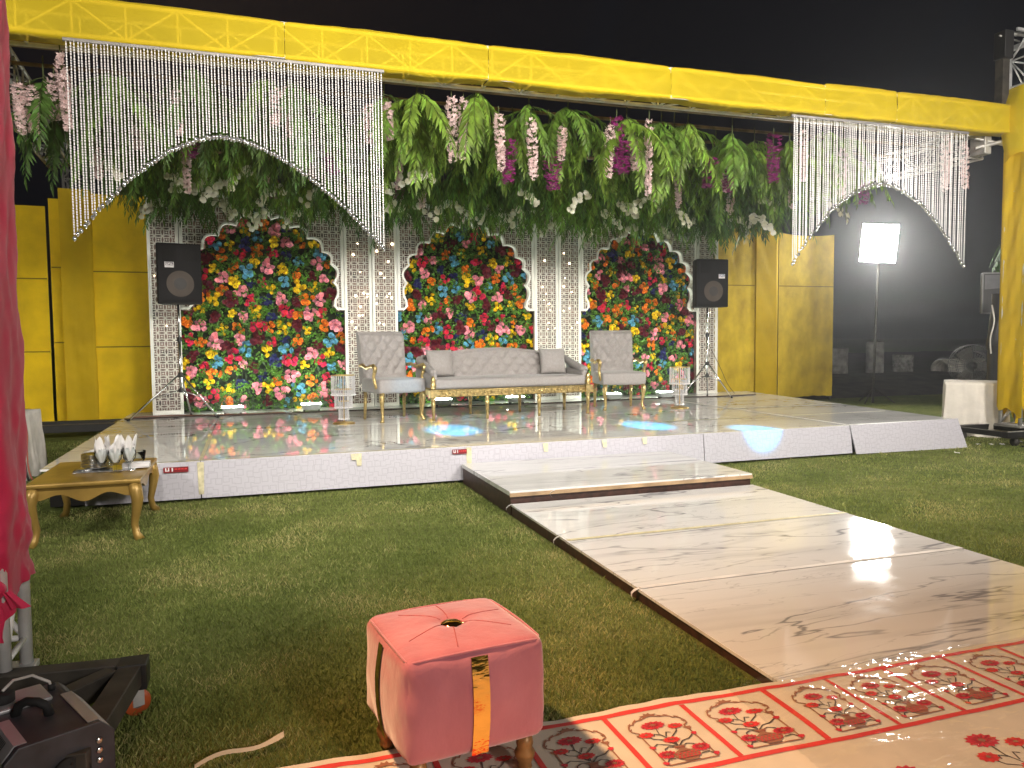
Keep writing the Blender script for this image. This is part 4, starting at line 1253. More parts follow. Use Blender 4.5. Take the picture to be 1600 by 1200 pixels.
def make_chair():
    t = thing("throne_chair", "", "chair")
    W = .35
    q = MB(); q.rbox(-W, W, -.33, .30, .39, .585, .035, puff=.012); q.build("seat", M_GREY, t, weld=True)
    # tufted, slightly raked back with a rolled top
    def bf(u, v):
        x = (-.345 + .69 * u) * (1 - .03 * (1 - v)); z = .56 + .66 * v
        y = .26 + .10 * v + (.05 * max(0, (v - .9) / .1) ** 2)
        d = tuft(u, min(1, max(0, (v - .12) / .86)), 4, 5) if v > .12 else .8
        edge = min(1, min(u, 1 - u) * 14) * min(1, (1 - v) * 16)
        return (x, y - .068 * d * edge ** .5, z)
    q = MB(); q.grid(bf, 44, 44, flip=False)
    bk = lambda u, v: (-.345 + .69 * u, .37 + .10 * v, .50 + .72 * v)
    q.grid(bk, 6, 8, flip=True)
    for s_ in (0, 1):
        q.grid(lambda u, v, s_=s_: ((-.345 + .69 * s_) * (1 - .03 * (1 - v) * (1 - u)), (.26 + .10 * v + (.05 * max(0, (v - .9) / .1) ** 2)) * (1 - u) + (.37 + .10 * v) * u, (.56 + .66 * v) * (1 - u) + (.50 + .72 * v) * u), 3, 16, flip=(s_ == 0))
    q.tube([(-.34, .435, 1.205), (.34, .435, 1.205)], .038, 10)
    q.build("backrest", M_GREY, t)
    bt = MB()
    for j in range(5):
        for i in range(5):
            u = (i + (.5 if j % 2 else 0)) / 4; v = .12 + .86 * (j + .5) / 5
            if .06 < u < .94:
                p = bf(u, v); bt.lathe([(.001, -.004), (.011, -.002), (.009, .005), (.001, .007)], 7, 0, True, Matrix.Translation((p[0], p[1] - .006, p[2])) @ Matrix.Rotation(R(90), 4, 'X'))
    bt.build("button", M_GREY, t)
    for s_ in (-1, 1):
        a = MB(); x = s_ * (W + .012)
        a.tube([(x, .30, .76), (x + .012 * s_, .18, .77), (x + .018 * s_, .02, .73), (x + .018 * s_, -.10, .755), (x + .014 * s_, -.19, .765), (x + .010 * s_, -.235, .735), (x + .008 * s_, -.225, .69), (x + .006 * s_, -.18, .685)], [.026, .027, .024, .027, .032, .032, .027, .018], 10)
        a.tube([(x + .008 * s_, -.225, .70), (x + .004 * s_, -.17, .62), (x, -.20, .54), (x - .012 * s_, -.24, .46)], [.026, .022, .025, .03], 10)
        a.build("armrest", M_GOLD, t)
        l = MB(); cabriole(l, s_ * (W - .05), -.29, 0, .395, s_ * .7, -1, .033); l.build("leg", M_GOLD, t)
        l = MB(); l.tube([(s_ * (W - .05), .27, .42), (s_ * (W - .045), .30, 0)], [.028, .020], 8); l.build("leg", M_GOLD, t)
    return t
ch = make_chair()
ch.location = (1.89, 10.82, DECK); ch.rotation_euler.z = R(15)
tag(ch, "tufted grey throne chair with gold arms left of the sofa", "chair", "grey chairs beside the sofa")
c2 = copy_tree(ch)
c2.location = (5.53, 11.10, DECK); c2.rotation_euler.z = R(-9)
tag(c2, "tufted grey throne chair with gold arms right of the sofa", "chair", "grey chairs beside the sofa")

sofa = thing("sofa", "long tufted grey sofa with carved gold rail and turned legs", "sofa", (3.52, 10.86, DECK), R(3.5))
W = 1.19
q = MB(); q.rbox(-W + .02, W - .02, -.42, .30, .43, .575, .04, puff=.012, n=10); q.build("seat", M_GREY, sofa, weld=True)
def sb(u, v):
    x = -W + .06 + (2 * W - .12) * u
    top = .87 + .10 * math.sin(PI * u) ** 1.3
    z = .54 + (top - .54) * v
    y = .24 + .10 * v
    d = tuft(u, min(1, v * 1.05), 11, 4)
    edge = min(1, min(u, 1 - u) * 30) * min(1, (1 - v) * 10)
    return (x, y - .066 * d * edge ** .5, z)
q = MB(); q.grid(sb, 110, 30)
q.grid(lambda u, v: (-W + .06 + (2 * W - .12) * u, .40, .40 + (.47 + .10 * math.sin(PI * u) ** 1.3) * v), 20, 4, flip=True)
q.tube([(-W + .06 + (2 * W - .12) * i / 24, .37, .86 + .10 * math.sin(PI * i / 24) ** 1.3) for i in range(25)], .034, 10)
q.build("backrest", M_GREY, sofa)
for s_ in (-1, 1):
    q = MB(); x = s_ * (W - .03)
    q.grid(lambda u, v, x=x: (x + .05 * math.cos(PI * (v - .5)) * (1 if s_ > 0 else -1) * .4 + s_ * .045 * math.sin(2 * PI * v * .5), -.42 + .78 * u, .46 + (.20 + .16 * u ** 1.2) * v), 14, 8)
    q.tube([(x, -.40 + .77 * i / 12, .655 + .17 * (i / 12) ** 1.2) for i in range(13)], [.055 - .008 * (i == 0) for i in range(13)], 12)
    q.rbox(x - .045, x + .045, -.40, .36, .44, .66, .03)
    q.build("arm", M_GREY, sofa)
# carved gold rail: a beaded run of leaf lobes
q = MB(); q.box(-W + .03, W - .03, -.445, -.405, .325, .425)
q.build("front_rail", M_GOLD, sofa, bevel=.006)
orn = MB()
for k in range(44):
    x = -W + .08 + (2 * W - .16) * k / 43
    orn.lathe([(.001, 0), (.02, .003), (.016, .012), (.001, .017)], 7, 0, True, Matrix.Translation((x, -.445, .375 + (.012 if k % 2 else -.012))) @ Matrix.Rotation(R(90), 4, 'X') @ Matrix.Diagonal((1, 1.4, 1, 1)))
orn.tube([(-W + .05, -.448, .415), (W - .05, -.448, .415)], .008, 6); orn.tube([(-W + .05, -.448, .335), (W - .05, -.448, .335)], .008, 6)
orn.build("rail_carving", M_GOLD, sofa)
q = MB(); q.box(-W + .03, W - .03, .30, .34, .33, .42); q.box(-W + .02, -W + .06, -.40, .30, .33, .42); q.box(W - .06, W - .02, -.40, .30, .33, .42); q.build("seat_frame", M_GOLD, sofa)
TURN = [(.018, 0), (.022, .02), (.019, .05), (.026, .20), (.034, .245), (.024, .26), (.036, .28), (.028, .30), (.034, .325)]
POST = TURN[:-1] + [(.030, .32), (.048, .325), (.048, .43), (.030, .435), (.040, .47), (.044, .50), (.028, .525), (.036, .54), (.030, .58), (.018, .61), (.002, .625)]
for s_ in (-1, 1):
    q = MB(); q.lathe(POST, 12, 0, True, Matrix.Translation((s_ * (W + .0), -.43, 0)))
    q.box(s_ * W - .058, s_ * W + .058, -.488, -.372, .322, .432); q.build("corner_post", M_GOLD, sofa)
    q = MB(); q.lathe(TURN, 12, 0, True, Matrix.Translation((s_ * (W - .03), .31, 0))); q.build("leg", M_GOLD, sofa)
    for y in (-.42, .31):
        q = MB(); q.lathe(TURN, 12, 0, True, Matrix.Translation((s_ * .40, y, 0))); q.build("leg", M_GOLD, sofa)
def cushion(lab, x, rz, rx):
    q = MB()
    def f(s_):
        def g(u, v):
            a, b = 2 * u - 1, 2 * v - 1
            k = (1 - abs(a) ** 2.6) * (1 - abs(b) ** 2.6)
            pin = 1 - .05 * (1 - a * a) * abs(b) ** 3
            return (.205 * a * (1 - .05 * (1 - b * b) * abs(a) ** 4), s_ * .075 * max(0, k) ** .55 + .004 * wob(a * 3, b * 3, x), .20 * b * pin)
        return g
    q.grid(f(-1), 18, 18); q.grid(f(1), 18, 18, flip=True)
    o = q.build("cushion", M_GREY, None, 0, (0, 0, 0), (rx, 0, rz), weld=True)
    o.location = sofa.matrix_basis @ Vector((x, .10, .775))
    o.rotation_euler = (rx, 0, rz + R(3.5))
    tag(o, lab, "cushion", "cushions on the sofa")
cushion("plain grey square cushion leaning in the sofa's left corner", -.93, .15, R(-14))
cushion("plain grey square cushion leaning in the sofa's right corner", .86, -.12, R(-14))

# ---- crystal stands
def crystal_stand(x, y, lab):
    t = thing("crystal_stand", lab, "crystal stand", (x, y, DECK), 0, "crystal stands either side of the seating")
    q = MB(); q.lathe([(.15, 0), (.15, .012), (.13, .022), (.02, .03), (.01, .04)], 28); q.build("base", M_BRASS, t)
    q = MB(); q.tube([(0, 0, .03), (0, 0, .65)], .011, 10); q.build("pole", M_BRASS, t)
    for rr, z1, z0 in ((.155, .648, .41), (.115, .46, .235), (.065, .30, .085)):
        b = MB(); n = int(rr * 220)
        for k in range(n):
            a = 2 * PI * k / n; cx, cy = rr * math.cos(a), rr * math.sin(a)
            z = z1
            while z > z0 + .01:
                b.lathe([(.001, 0), (.0085, -.008), (.001, -.017)], 4, 0, False, Matrix.Translation((cx, cy, z))); z -= .0185
            b.lathe([(.001, 0), (.014, -.012), (.014, -.02), (.001, -.03)], 6, 0, False, Matrix.Translation((cx, cy, z)))
        tier = b.build("crystal_tier", M_CRYS, t)
        rg = MB(); m_ = 24
        rg.tube([(rr * math.cos(2 * PI * k / m_), rr * math.sin(2 * PI * k / m_), z1 + .004) for k in range(m_ + 1)], .006, 6, 0, False)
        for k in range(3):
            a = 2 * PI * k / 3; rg.tube([(0, 0, z1 + .004), (rr * math.cos(a), rr * math.sin(a), z1 + .004)], .004, 5)
        rg.build("ring", M_BRASS, tier)
crystal_stand(1.17, 10.55, "tiered crystal table stand on brass base left of the left chair")
crystal_stand(6.40, 10.70, "tiered crystal table stand on brass base right of the right chair")

# ---- loudspeakers on tripods
def speaker_set(x, y, z0, w_, h_, rz, lab, lab2, feet, stick_x, stick_c):
    t = thing("loudspeaker", lab, "loudspeaker", (x, y, z0), rz, "loudspeakers flanking the screens")
    h = w_ / 2
    b = MB(); b.prism([(-h, -.20), (h, -.20), (h * .98, -.12), (h * .62, .22), (-h * .62, .22), (-h * .98, -.12)], 0, h_, 'xy'); b.build("cabinet", M_SPK, t, bevel=.018)
    g = MB()
    g.grid(lambda u, v: ((-h + .03) + (w_ - .06) * u, -.205 - .022 * math.sin(PI * u), .05 + (h_ - .1) * v), 10, 6); g.build("grille", M_SPKG, t)
    zc = h_ * .33
    def disc(r0, r1, yo, nm, mt):
        d = MB(); n = 32; vs = []
        for k in range(n):
            a = 2 * PI * k / n
            for r_ in (r0, r1): vs.append((r_ * math.cos(a), yo, zc + r_ * math.sin(a)))
        d.add(vs, [(2 * k, 2 * k + 1, 2 * ((k + 1) % n) + 1, 2 * ((k + 1) % n)) for k in range(n)]); return d.build(nm, mt, t)
    disc(.085, .185, -.2315, "woofer_ring", M_CONE); disc(.0, .085, -.2325, "dust_cap", M_CONE2)
    hn = MB(); hn.box(-h + .06, h - .06, -.2262, -.2235, h_ * .70, h_ * .92); hn.build("horn_flare", M_SPK, t)
    sp = MB(); sp.box(stick_x, stick_x + .12, -.2325, -.229, h_ * .595, h_ * .685); so = sp.build("label_plate", M_STICKW, t)
    sd = MB(); sd.box(stick_x + .008, stick_x + .112, -.2335, -.2327, h_ * .628, h_ * .680); sd.build("logo_field", stick_c, so)
    lt = MB()
    for k, (a, b_, c, d) in enumerate(((.015, .022, .1, .85), (.022, .040, .1, .28), (.030, .036, .1, .9), (.044, .056, .2, .8), (.060, .066, .3, .95), (.068, .098, .55, .75), (.070, .104, .15, .38))):
        lt.box(stick_x + a, stick_x + b_, -.2345, -.2336, h_ * .628 + .052 * h_ * c, h_ * .628 + .052 * h_ * d)
    lt.build("lettering", M_STICKW, so)
    s_ = thing("speaker_stand", lab2, "stand", (x, y, DECK), 0, "tripod stands under the loudspeakers")
    H0 = z0 - DECK
    q = MB(); q.tube([(0, 0, .40), (0, 0, 1.15)], .022, 10); q.tube([(0, 0, 1.15), (0, 0, H0)], .016, 10); q.build("pole", M_STEEL, s_)
    q = MB(); q.lathe([(.03, .60), (.036, .61), (.036, .66), (.03, .67)], 12); q.lathe([(.03, .38), (.034, .39), (.034, .43), (.03, .44)], 12); q.lathe([(.028, 1.12), (.034, 1.13), (.034, 1.18), (.024, 1.19)], 12); q.build("collar", M_BLACK, s_)
    for fx, fy in feet:
        d = Vector((fx, fy, 0)); k = .52
        l = MB(); l.tube([(d.x * .05, d.y * .05, .63), (d.x, d.y, .0)], .013, 8)
        lo = l.build("leg", M_STEEL, s_)
        b2 = MB(); b2.tube([(d.x * .04, d.y * .04, .41), (d.x * k, d.y * k, .63 * (1 - k) + .005)], .010, 7); b2.build("strut", M_STEEL, lo)
        ft = MB(); ft.tube([(d.x * .97, d.y * .97, .02), (d.x * 1.02, d.y * 1.02, .0)], .018, 8); ft.build("rubber_foot", M_RUB, lo)
speaker_set(-.97, 12.25, 2.035, .60, .86, R(14), "black loudspeaker on the left tripod in front of the left screen", "chrome tripod stand under the left loudspeaker", ((-.70, -.12), (.50, -.08), (.10, .42)), -.20, M_STICKD)
speaker_set(7.93, 12.30, 2.03, .62, .86, R(-6), "black loudspeaker on the right tripod beside the yellow velvet panel", "chrome tripod stand under the right loudspeaker", ((.40, -.20), (-.55, .0), (.30, .45)), .10, pm("sticker_blue", (.10, .16, .28), .6))

# ---- cables on the stage
def cable(lab, pts, r, mat, grp="cables lying about", n=6):
    P = []
    for i in range(len(pts) - 1):
        a = Vector(pts[i]); b = Vector(pts[i + 1])
        for k in range(n): P.append(a.lerp(b, k / n))
    P.append(Vector(pts[-1]))
    P = [p + Vector((.012 * wob(i * .35, 0, len(pts)), .02 * wob(i * .3, 4, len(pts)), 0)) for i, p in enumerate(P)]
    # soften corners
    for _ in range(3): P = [P[0]] + [(P[i - 1] + P[i] * 2 + P[i + 1]) / 4 for i in range(1, len(P) - 1)] + [P[-1]]
    q = MB(); q.tube(P, r, 6)
    return tag(q.build("cable", mat), lab, "cable", grp)
zc = DECK + .008
cable("dark cable running along the foot of the lattice screens", [(-1.75, 12.35, zc), (-.9, 12.42, zc), (0, 12.30, zc), (1.0, 12.42, zc), (2.4, 12.35, zc), (3.6, 12.45, zc), (5.0, 12.40, zc), (6.2, 12.48, zc), (7.4, 12.55, zc), (8.6, 12.45, zc), (9.2, 12.6, zc)], .012, M_CABLE)
cable("brown cable snaking behind the left tripod", [(-1.7, 12.6, zc), (-1.2, 12.72, zc), (-.7, 12.55, zc), (-.2, 12.45, zc), (.5, 12.50, zc)], .009, pm("brown_cable", (.16, .06, .03), .6))
cable("thin dark cable hanging beside the right tripod", [(7.95, 12.32, 1.4), (8.3, 12.5, 1.0), (8.7, 12.8, .6), (9.0, 13.0, zc)], .005, M_CABLE)

# ================================================================ LEFT SIDE: tables
tb = thing("coffee_table", "antique gold low table with curved legs before the stage's left corner", "table", (-1.195, 6.95, 0))
hx, hy, tz = .385, .565, .47
q = MB(); q.box(-hx, hx, -hy, hy, tz - .035, tz); q.build("tabletop", M_GOLDT, tb, bevel=.012)
def apron(ln, ax, pos):
    n = 24; up = []; lo = []
    for i in range(n + 1):
        t = i / n; x = -ln + 2 * ln * t
        d = .085 + .028 * math.cos(2 * PI * 2 * t) - .02 * abs(math.cos(PI * t)) ** 6
        up.append((x, tz - .036)); lo.append((x, tz - .036 - d))
    q = MB(); poly = up + lo[::-1]
    vs = []; fs = []
    for i in range(n + 1):
        for (x, z) in (up[i], lo[i]):
            for k in (-.011, .011):
                vs.append((x, pos + k, z) if ax == 'x' else (pos + k, x, z))
    for i in range(n):
        a, b = 4 * i, 4 * i + 4
        fs += [(a, b, b + 2, a + 2), (a + 1, a + 3, b + 3, b + 1), (a + 2, b + 2, b + 3, a + 3)]
    q.add(vs, fs); q.build("apron", M_GOLDT, tb)
apron(hx - .07, 'x', -hy + .04); apron(hx - .07, 'x', hy - .04); apron(hy - .07, 'y', -hx + .04); apron(hy - .07, 'y', hx - .04)
for sx in (-1, 1):
    for sy in (-1, 1):
        q = MB()
        x, y = sx * (hx - .05), sy * (hy - .05)
        pts = [(x, y, tz - .037), (x + .012 * sx, y + .012 * sy, tz - .10), (x + .022 * sx, y + .022 * sy, tz - .16), (x + .010 * sx, y + .010 * sy, .22), (x - .008 * sx, y - .008 * sy, .12), (x + .004 * sx, y + .004 * sy, .045), (x + .03 * sx, y + .03 * sy, .0)]
        q.tube(pts, [.046, .048, .044, .034, .027, .027, .036], 10)
        q.build("leg", M_GOLDT, tb)
def plate_stack():
    t = thing("plate_stack", "stack of silver rimmed plates with a folded napkin on the gold table", "plates", (-1.20, 6.98, tz))
    me = MB(); me.lathe([(.05, 0), (.06, .0), (.105, .010), (.115, .014), (.112, .017), (.06, .006), (.001, .005)], 24)
    m_ = me.mesh("plate", M_PLATE)
    for k in range(9): link("plate", m_, t, (rnd.uniform(-.003, .003), rnd.uniform(-.003, .003), .012 + k * .0125))
    q = MB(); q.grid(lambda u, v: (-.09 + .18 * u, -.06 + .12 * v, .142 + .012 * wob(u * 3, v * 3, 4) + .012 * math.sin(PI * u)), 8, 8); q.build("napkin", M_PAPER, t)
plate_stack()
tr = thing("serving_tray", "silver serving tray with cutlery lying under the plates on the gold table", "tray", (-1.12, 6.93, tz))
q = MB(); q.rbox(-.22, .22, -.15, .15, .0, .012, .005); q.build("tray_plate", M_PLATE, tr)
for k in range(5):
    q = MB(); a = rnd.uniform(-.25, .25); y = -.13 + .02 * k
    q.tube([(-.20, y, .016), (-.09, y + .03 * a, .02)], .004, 5); q.lathe([(.001, 0), (.014, .002), (.012, .007), (.001, .009)], 8, 0, True, Matrix.Translation((-.20, y, .013)) @ Matrix.Diagonal((1.7, 1, 1, 1))); q.build("spoon", M_PLATE, tr)
gx = [(-1.135, 6.80), (-1.035, 6.77), (-.94, 6.82)]
for i, (x, y) in enumerate(gx):
    t = thing("goblet", "stemmed glass with white napkin, %s on the gold table" % ("left of three", "middle of three", "right of three")[i], "glass", (x, y, tz), rnd.uniform(0, 6), "napkin glasses on the gold table"); t.scale = (1.22, 1.22, 1.22)
    q = MB(); q.lathe([(.034, 0), (.034, .003), (.008, .010), (.007, .045), (.02, .058), (.038, .085), (.042, .12), (.040, .155), (.0385, .155), (.0405, .12), (.036, .087), (.015, .060), (.001, .056)], 20); q.build("glass_body", M_GLASS, t)
    q = MB()
    def nap(u, v, i=i):
        a = u * 2 * PI
        r_ = (.010 + .024 * min(1, v * 1.8)) * (1 + .16 * math.sin(a * 7 + i)) + .012 * max(0, v - .55) * 2.2 * (1 + .8 * math.sin(a * 3 + i))
        z = .064 + .10 * v + max(0, v - .55) * .17 * abs(math.sin(a * 1.5 + i)) ** 3
        return (r_ * math.cos(a), r_ * math.sin(a), z)
    q.grid(nap, 30, 12)
    q.grid(lambda u, v, i=i: ((.040 * (1 - v)) * math.cos(u * 6.2832), (.040 * (1 - v)) * math.sin(u * 6.2832), .150 + .035 * v + .012 * math.sin(u * 19 + i)), 20, 4)
    q.build("napkin", M_PAPER, t)
t = thing("glass_bowl", "cut glass bowl behind the goblets on the gold table", "bowl", (-.93, 7.06, tz + .013))
q = MB(); q.lathe([(.05, 0), (.075, .04), (.085, .11), (.08, .11), (.068, .045), (.001, .01)], 16); q.build("bowl_body", M_GLASS, t)
t = thing("napkin_pile", "pile of white folded napkins by the goblets on the gold table", "napkins", (-.90, 6.90, tz + .012))
for k in range(4):
    q = MB(); q.rbox(-.10, .10, -.05, .05, k * .011, k * .011 + .010, .004); q.build("napkin", M_PAPER, t, rot=(0, 0, rnd.uniform(-.08, .08)))

def draped_box(name, lab, cat, x0, x1, y0, y1, h, mat, seed, flare=.05, fold=.03):
    """cloth thrown over a box: top, then four sides falling in soft folds"""
    cx, cy = (x0 + x1) / 2, (y0 + y1) / 2; hx, hy = (x1 - x0) / 2, (y1 - y0) / 2
    t = thing(name, lab, cat, (cx, cy, 0))
    per = []
    N = 120
    for k in range(N + 1):
        s_ = (k / N * 4) % 4; e = int(s_); f = s_ - e
        P = [(-hx, -hy), (hx, -hy), (hx, hy), (-hx, hy), (-hx, -hy)]
        per.append((P[e][0] + (P[e + 1][0] - P[e][0]) * f, P[e][1] + (P[e + 1][1] - P[e][1]) * f))
    def fn(u, v):
        k = min(N, int(u * N + .5)); px, py_ = per[k]
        l = math.hypot(px, py_)
        nrm = (px / l, py_ / l)
        if v < .15:
            s_ = v / .15; return (px * s_ * .985, py_ * s_ * .985, h + .006 * wob(px * s_ * 4, py_ * s_ * 4, seed))
        s_ = (v - .15) / .85
        am = (flare * s_ + fold * s_ * wob(k * .22, s_ * .8, seed) + .01 * wob(k * .6, s_ * 3, seed + 2))
        return (px + nrm[0] * am, py_ + nrm[1] * am, h - .004 - (h - .01 - .02 * wob(k * .3, 0, seed + 1)) * s_ ** .95)
    q = MB(); q.grid(fn, N, 26); q.build("cloth", mat, t)
    q = MB(); q.box(-hx + .03, hx - .03, -hy + .03, hy - .03, 0.0, h - .03); q.build("body", M_DARK, t)
    return t
wt = draped_box("covered_table", "white cloth covered table at the left edge behind the pink column", "table", -3.3, -2.36, 9.6, 10.4, .73, M_CREAM, 3)
q = MB(); q.rbox(-3.1, -2.52, 9.78, 10.12, .735, .93, .05, puff=.02); tag(q.build("wrapped_bundle", M_CREAM), "white cloth bundle on the covered table at left", "bundle")
cable("black cable down the white table cloth", [(-2.50, 9.62, .72), (-2.37, 9.54, .62), (-2.38, 9.52, .4), (-2.33, 9.5, .22), (-2.28, 9.45, .02)], .011, M_RUB)
cable("second black cable down the white table cloth", [(-2.44, 9.6, .70), (-2.40, 9.53, .5), (-2.33, 9.5, .3), (-2.36, 9.46, .12), (-2.30, 9.40, .02)], .009, M_RUB)
cable("red cable down the white table cloth", [(-2.50, 9.62, .735), (-2.32, 9.56, .70), (-2.29, 9.52, .45), (-2.31, 9.5, .2), (-2.24, 9.45, .02)], .008, M_CABLER)

# ================================================================ RIGHT BACKGROUND
cb = draped_box("covered_box", "cream cloth covered box behind the right yellow tower", "box", -.40, .40, -.40, .40, .80, M_CREAMD, 6, .03, .022)
cb.location = (10.31, 8.78, 0); cb.rotation_euler.z = R(-46)
fl = thing("floodlight", "blazing white floodlight panel on a tall thin pole behind the stage", "floodlight", (13.05, 13.65, 0), R(-35))
# faces the lawn in front of the stage
q = MB(); q.tube([(0, .05, 0), (.06, .05, 3.1)], .028, 10); q.build("pole", M_BLACKD, fl)
LM = Matrix.Translation((.06, 0, 3.5)) @ Matrix.Rotation(R(5), 4, 'Y') @ Matrix.Translation((-.06, 0, -3.5))
q = MB(); q.box(-.32, .44, -.02, .05, 3.08, 3.93, M=LM); q.build("housing", M_BLACK, fl, bevel=.01)
q = MB()
for i in range(5):
    for j in range(6):
        x0 = -.30 + i * .144; z0 = 3.10 + j * .135
        q.box(x0, x0 + .138, -.034, -.0205, z0, z0 + .130, M=LM)
q.build("led_array", M_LED, fl)
q = MB()
for a in (0, 2.1, 4.2): q.tube([(0, .05, .35), (.45 * math.cos(a), .05 + .45 * math.sin(a), .0)], .015, 6)
q.build("foot", M_BLACKD, fl)
def drum(x, y, z, r, h, lab, mat):
    q = MB(); q.lathe([(r * .94, 0), (r, .03), (r * .98, h * .33), (r * 1.02, h * .34), (r * 1.02, h * .37), (r * .98, h * .38), (r * .98, h * .66), (r * 1.02, h * .67), (r * .98, h * .70), (r, h - .03), (r * .96, h), (r * .9, h - .02), (.001, h - .02)], 20)
    o = q.build("drum", mat); o.location = (x, y, z); tag(o, lab, "drum", "drums on the earth bank")
drum(16.75, 19, .34, .33, .78, "squat pale drum on the earth bank right of the outer yellow panel", M_DRUM)
drum(18.2, 19, .34, .26, .98, "tall pale drum on the earth bank behind the floodlight pole", M_DRUM)
drum(19.3, 19, .34, .30, .55, "stained low drum on the earth bank left of the concrete pipe", pm("stained_drum", (.34, .33, .28), .9, c2=(.04, .04, .03), scale=9))
q = MB(); n = 24
def ringp(r_, y):
    return [(r_ * math.cos(2 * PI * k / n), y, r_ * math.sin(2 * PI * k / n)) for k in range(n)]
vs = ringp(.30, 0) + ringp(.30, 2.4) + ringp(.23, 0) + ringp(.23, 2.4)
fs = []
for k in range(n):
    j = (k + 1) % n
    fs += [(k, j, n + j, n + k), (2 * n + k, 3 * n + k, 3 * n + j, 2 * n + j), (k, 2 * n + k, 2 * n + j, j)]
q.add(vs, fs, 0, True)
o = q.build("concrete_pipe", M_CONC); o.location = (19.95, 18.2, .45); o.rotation_euler = (0, 0, R(-75)); tag(o, "pale concrete pipe lying on the earth bank, open end facing", "pipe")
# pedestal fan
fa = thing("pedestal_fan", "large dark pedestal fan with round wire guard behind the cream box", "fan", (12.08, 10.35, -.10), R(-38))
q = MB(); q.lathe([(.22, 0), (.22, .03), (.03, .06), (.025, .9), (.02, 1.0)], 14); q.build("stand", M_BLACKD, fa)
q = MB()
for yy in (-.10, .06):
    for rr in (.37, .25, .12): q.tube([(rr * math.cos(2 * PI * k / 28), yy + (.02 if rr == .37 else 0), 1.05 + rr * math.sin(2 * PI * k / 28)) for k in range(29)], .005, 5, 0, False)
    for k in range(32):
        a = 2 * PI * k / 32; q.tube([(.05 * math.cos(a), yy, 1.05 + .05 * math.sin(a)), (.37 * math.cos(a + .12), yy + .02, 1.05 + .37 * math.sin(a + .12))], .003, 4)
q.build("guard", pm("fan_wire", (.10, .10, .10), .5, metal=.4), fa)
for k in range(3):
    a0 = 2 * PI * k / 3; q = MB()
    q.grid(lambda u, v: ((.05 + .27 * u) * math.cos(a0 + (v - .5) * (.9)), -.03 + .05 * (v - .5), 1.05 + (.05 + .27 * u) * math.sin(a0 + (v - .5) * .9)), 4, 4); q.build("blade", M_BLACKD, fa)
q = MB(); q.tube([(0, -.06, 1.05), (0, .16, 1.05)], .07, 14); q.build("motor", M_BLACK, fa)
# monitor on a stand and a black hood beside it
mo = thing("stage_monitor", "grey framed monitor cabinet on a stand beside the right tower", "monitor", (11.56, 9.35, .10), R(-25))
q = MB(); q.box(-.36, .40, -.04, .04, 1.74, 2.38); q.build("cabinet", M_BLACK, mo, bevel=.012)
q = MB(); q.box(-.37, -.35, -.055, -.041, 1.73, 2.39); q.box(-.349, .40, -.055, -.041, 2.37, 2.39); q.box(-.349, .40, -.055, -.041, 1.73, 1.745); q.build("frame", pm("grey_frame", (.22, .22, .22), .4), mo)
q = MB(); q.add([(-.33, -.048, 2.12), (.38, -.048, 2.17), (.38, -.048, 2.35), (-.33, -.048, 2.35)], [(0, 1, 2, 3)]); q.build("screen_glass", pm("grey_screen", (.12, .12, .13), .3), mo)
q = MB(); q.tube([(0, .0, .0), (0, 0, 1.74)], .03, 8); q.build("stand", M_BLACK, mo)
hd = MB()
hd.grid(lambda u, v: (11.02 + (.10 + .14 * math.sin(PI * min(1, v * 1.15)) ** .7 * (1 if v > .6 else .55)) * math.cos(u * 2 * PI) + .02 * wob(u * 6, v * 4, 3), 8.98 + .14 * math.sin(u * 2 * PI), .005 + 2.12 * v), 20, 24)
tag(hd.build("hooded_stand", pm("black_bag", (.012, .011, .013), .35), None), "black plastic covered stand between the cream box and the grey monitor", "covered stand")
cable("pale twisted cord hanging beside the black covered stand", [(10.82, 8.95, 1.95), (10.86, 8.94, 1.7), (10.80, 8.95, 1.45), (10.80, 8.95, 1.2)], .012, M_TAPEW)
cable("dark cable on the grass by the right tower dolly", [(9.6, 7.45, .02), (9.9, 7.3, .02), (10.2, 7.5, .02), (10.4, 7.7, .06)], .01, M_RUB)
# palm behind the right tower
pa_ = thing("palm_tree", "small palm behind the right yellow tower with fronds poking out", "tree", (14.3, 11.2, 0))
q = MB(); q.tube([(0, 0, 0), (.05, 0, 1.8), (0, .05, 3.55)], [.11, .08, .07], 8); q.build("trunk", M_STEM, pa_)
for k in range(11):
    link("frond", frond_sets[2][k % 4], pa_, (0, .05, 3.5 + .05 * (k % 3)), (0, 0, 2 * PI * k / 11), (1.25, 1.25, 1.25))
# scraps on the grass
for i, (x, y) in enumerate(((9.22, 7.78), (9.38, 7.72), (9.50, 7.66), (9.95, 7.75), (8.3, 7.3))):
    q = MB(); q.grid(lambda u, v: (-.03 + .06 * u, -.02 + .04 * v, .012 + .012 * wob(u * 4, v * 4, i)), 3, 3)
    o = q.build("paper_scrap", M_PAPER); o.location = (x, y, .02); o.rotation_euler.z = i * 1.3
    tag(o, "%s white paper scrap on the grass near the right tower wheels" % ("nearest-stage", "second", "middle", "rightmost", "lone leftmost")[i], "paper scrap", "paper scraps on the grass")

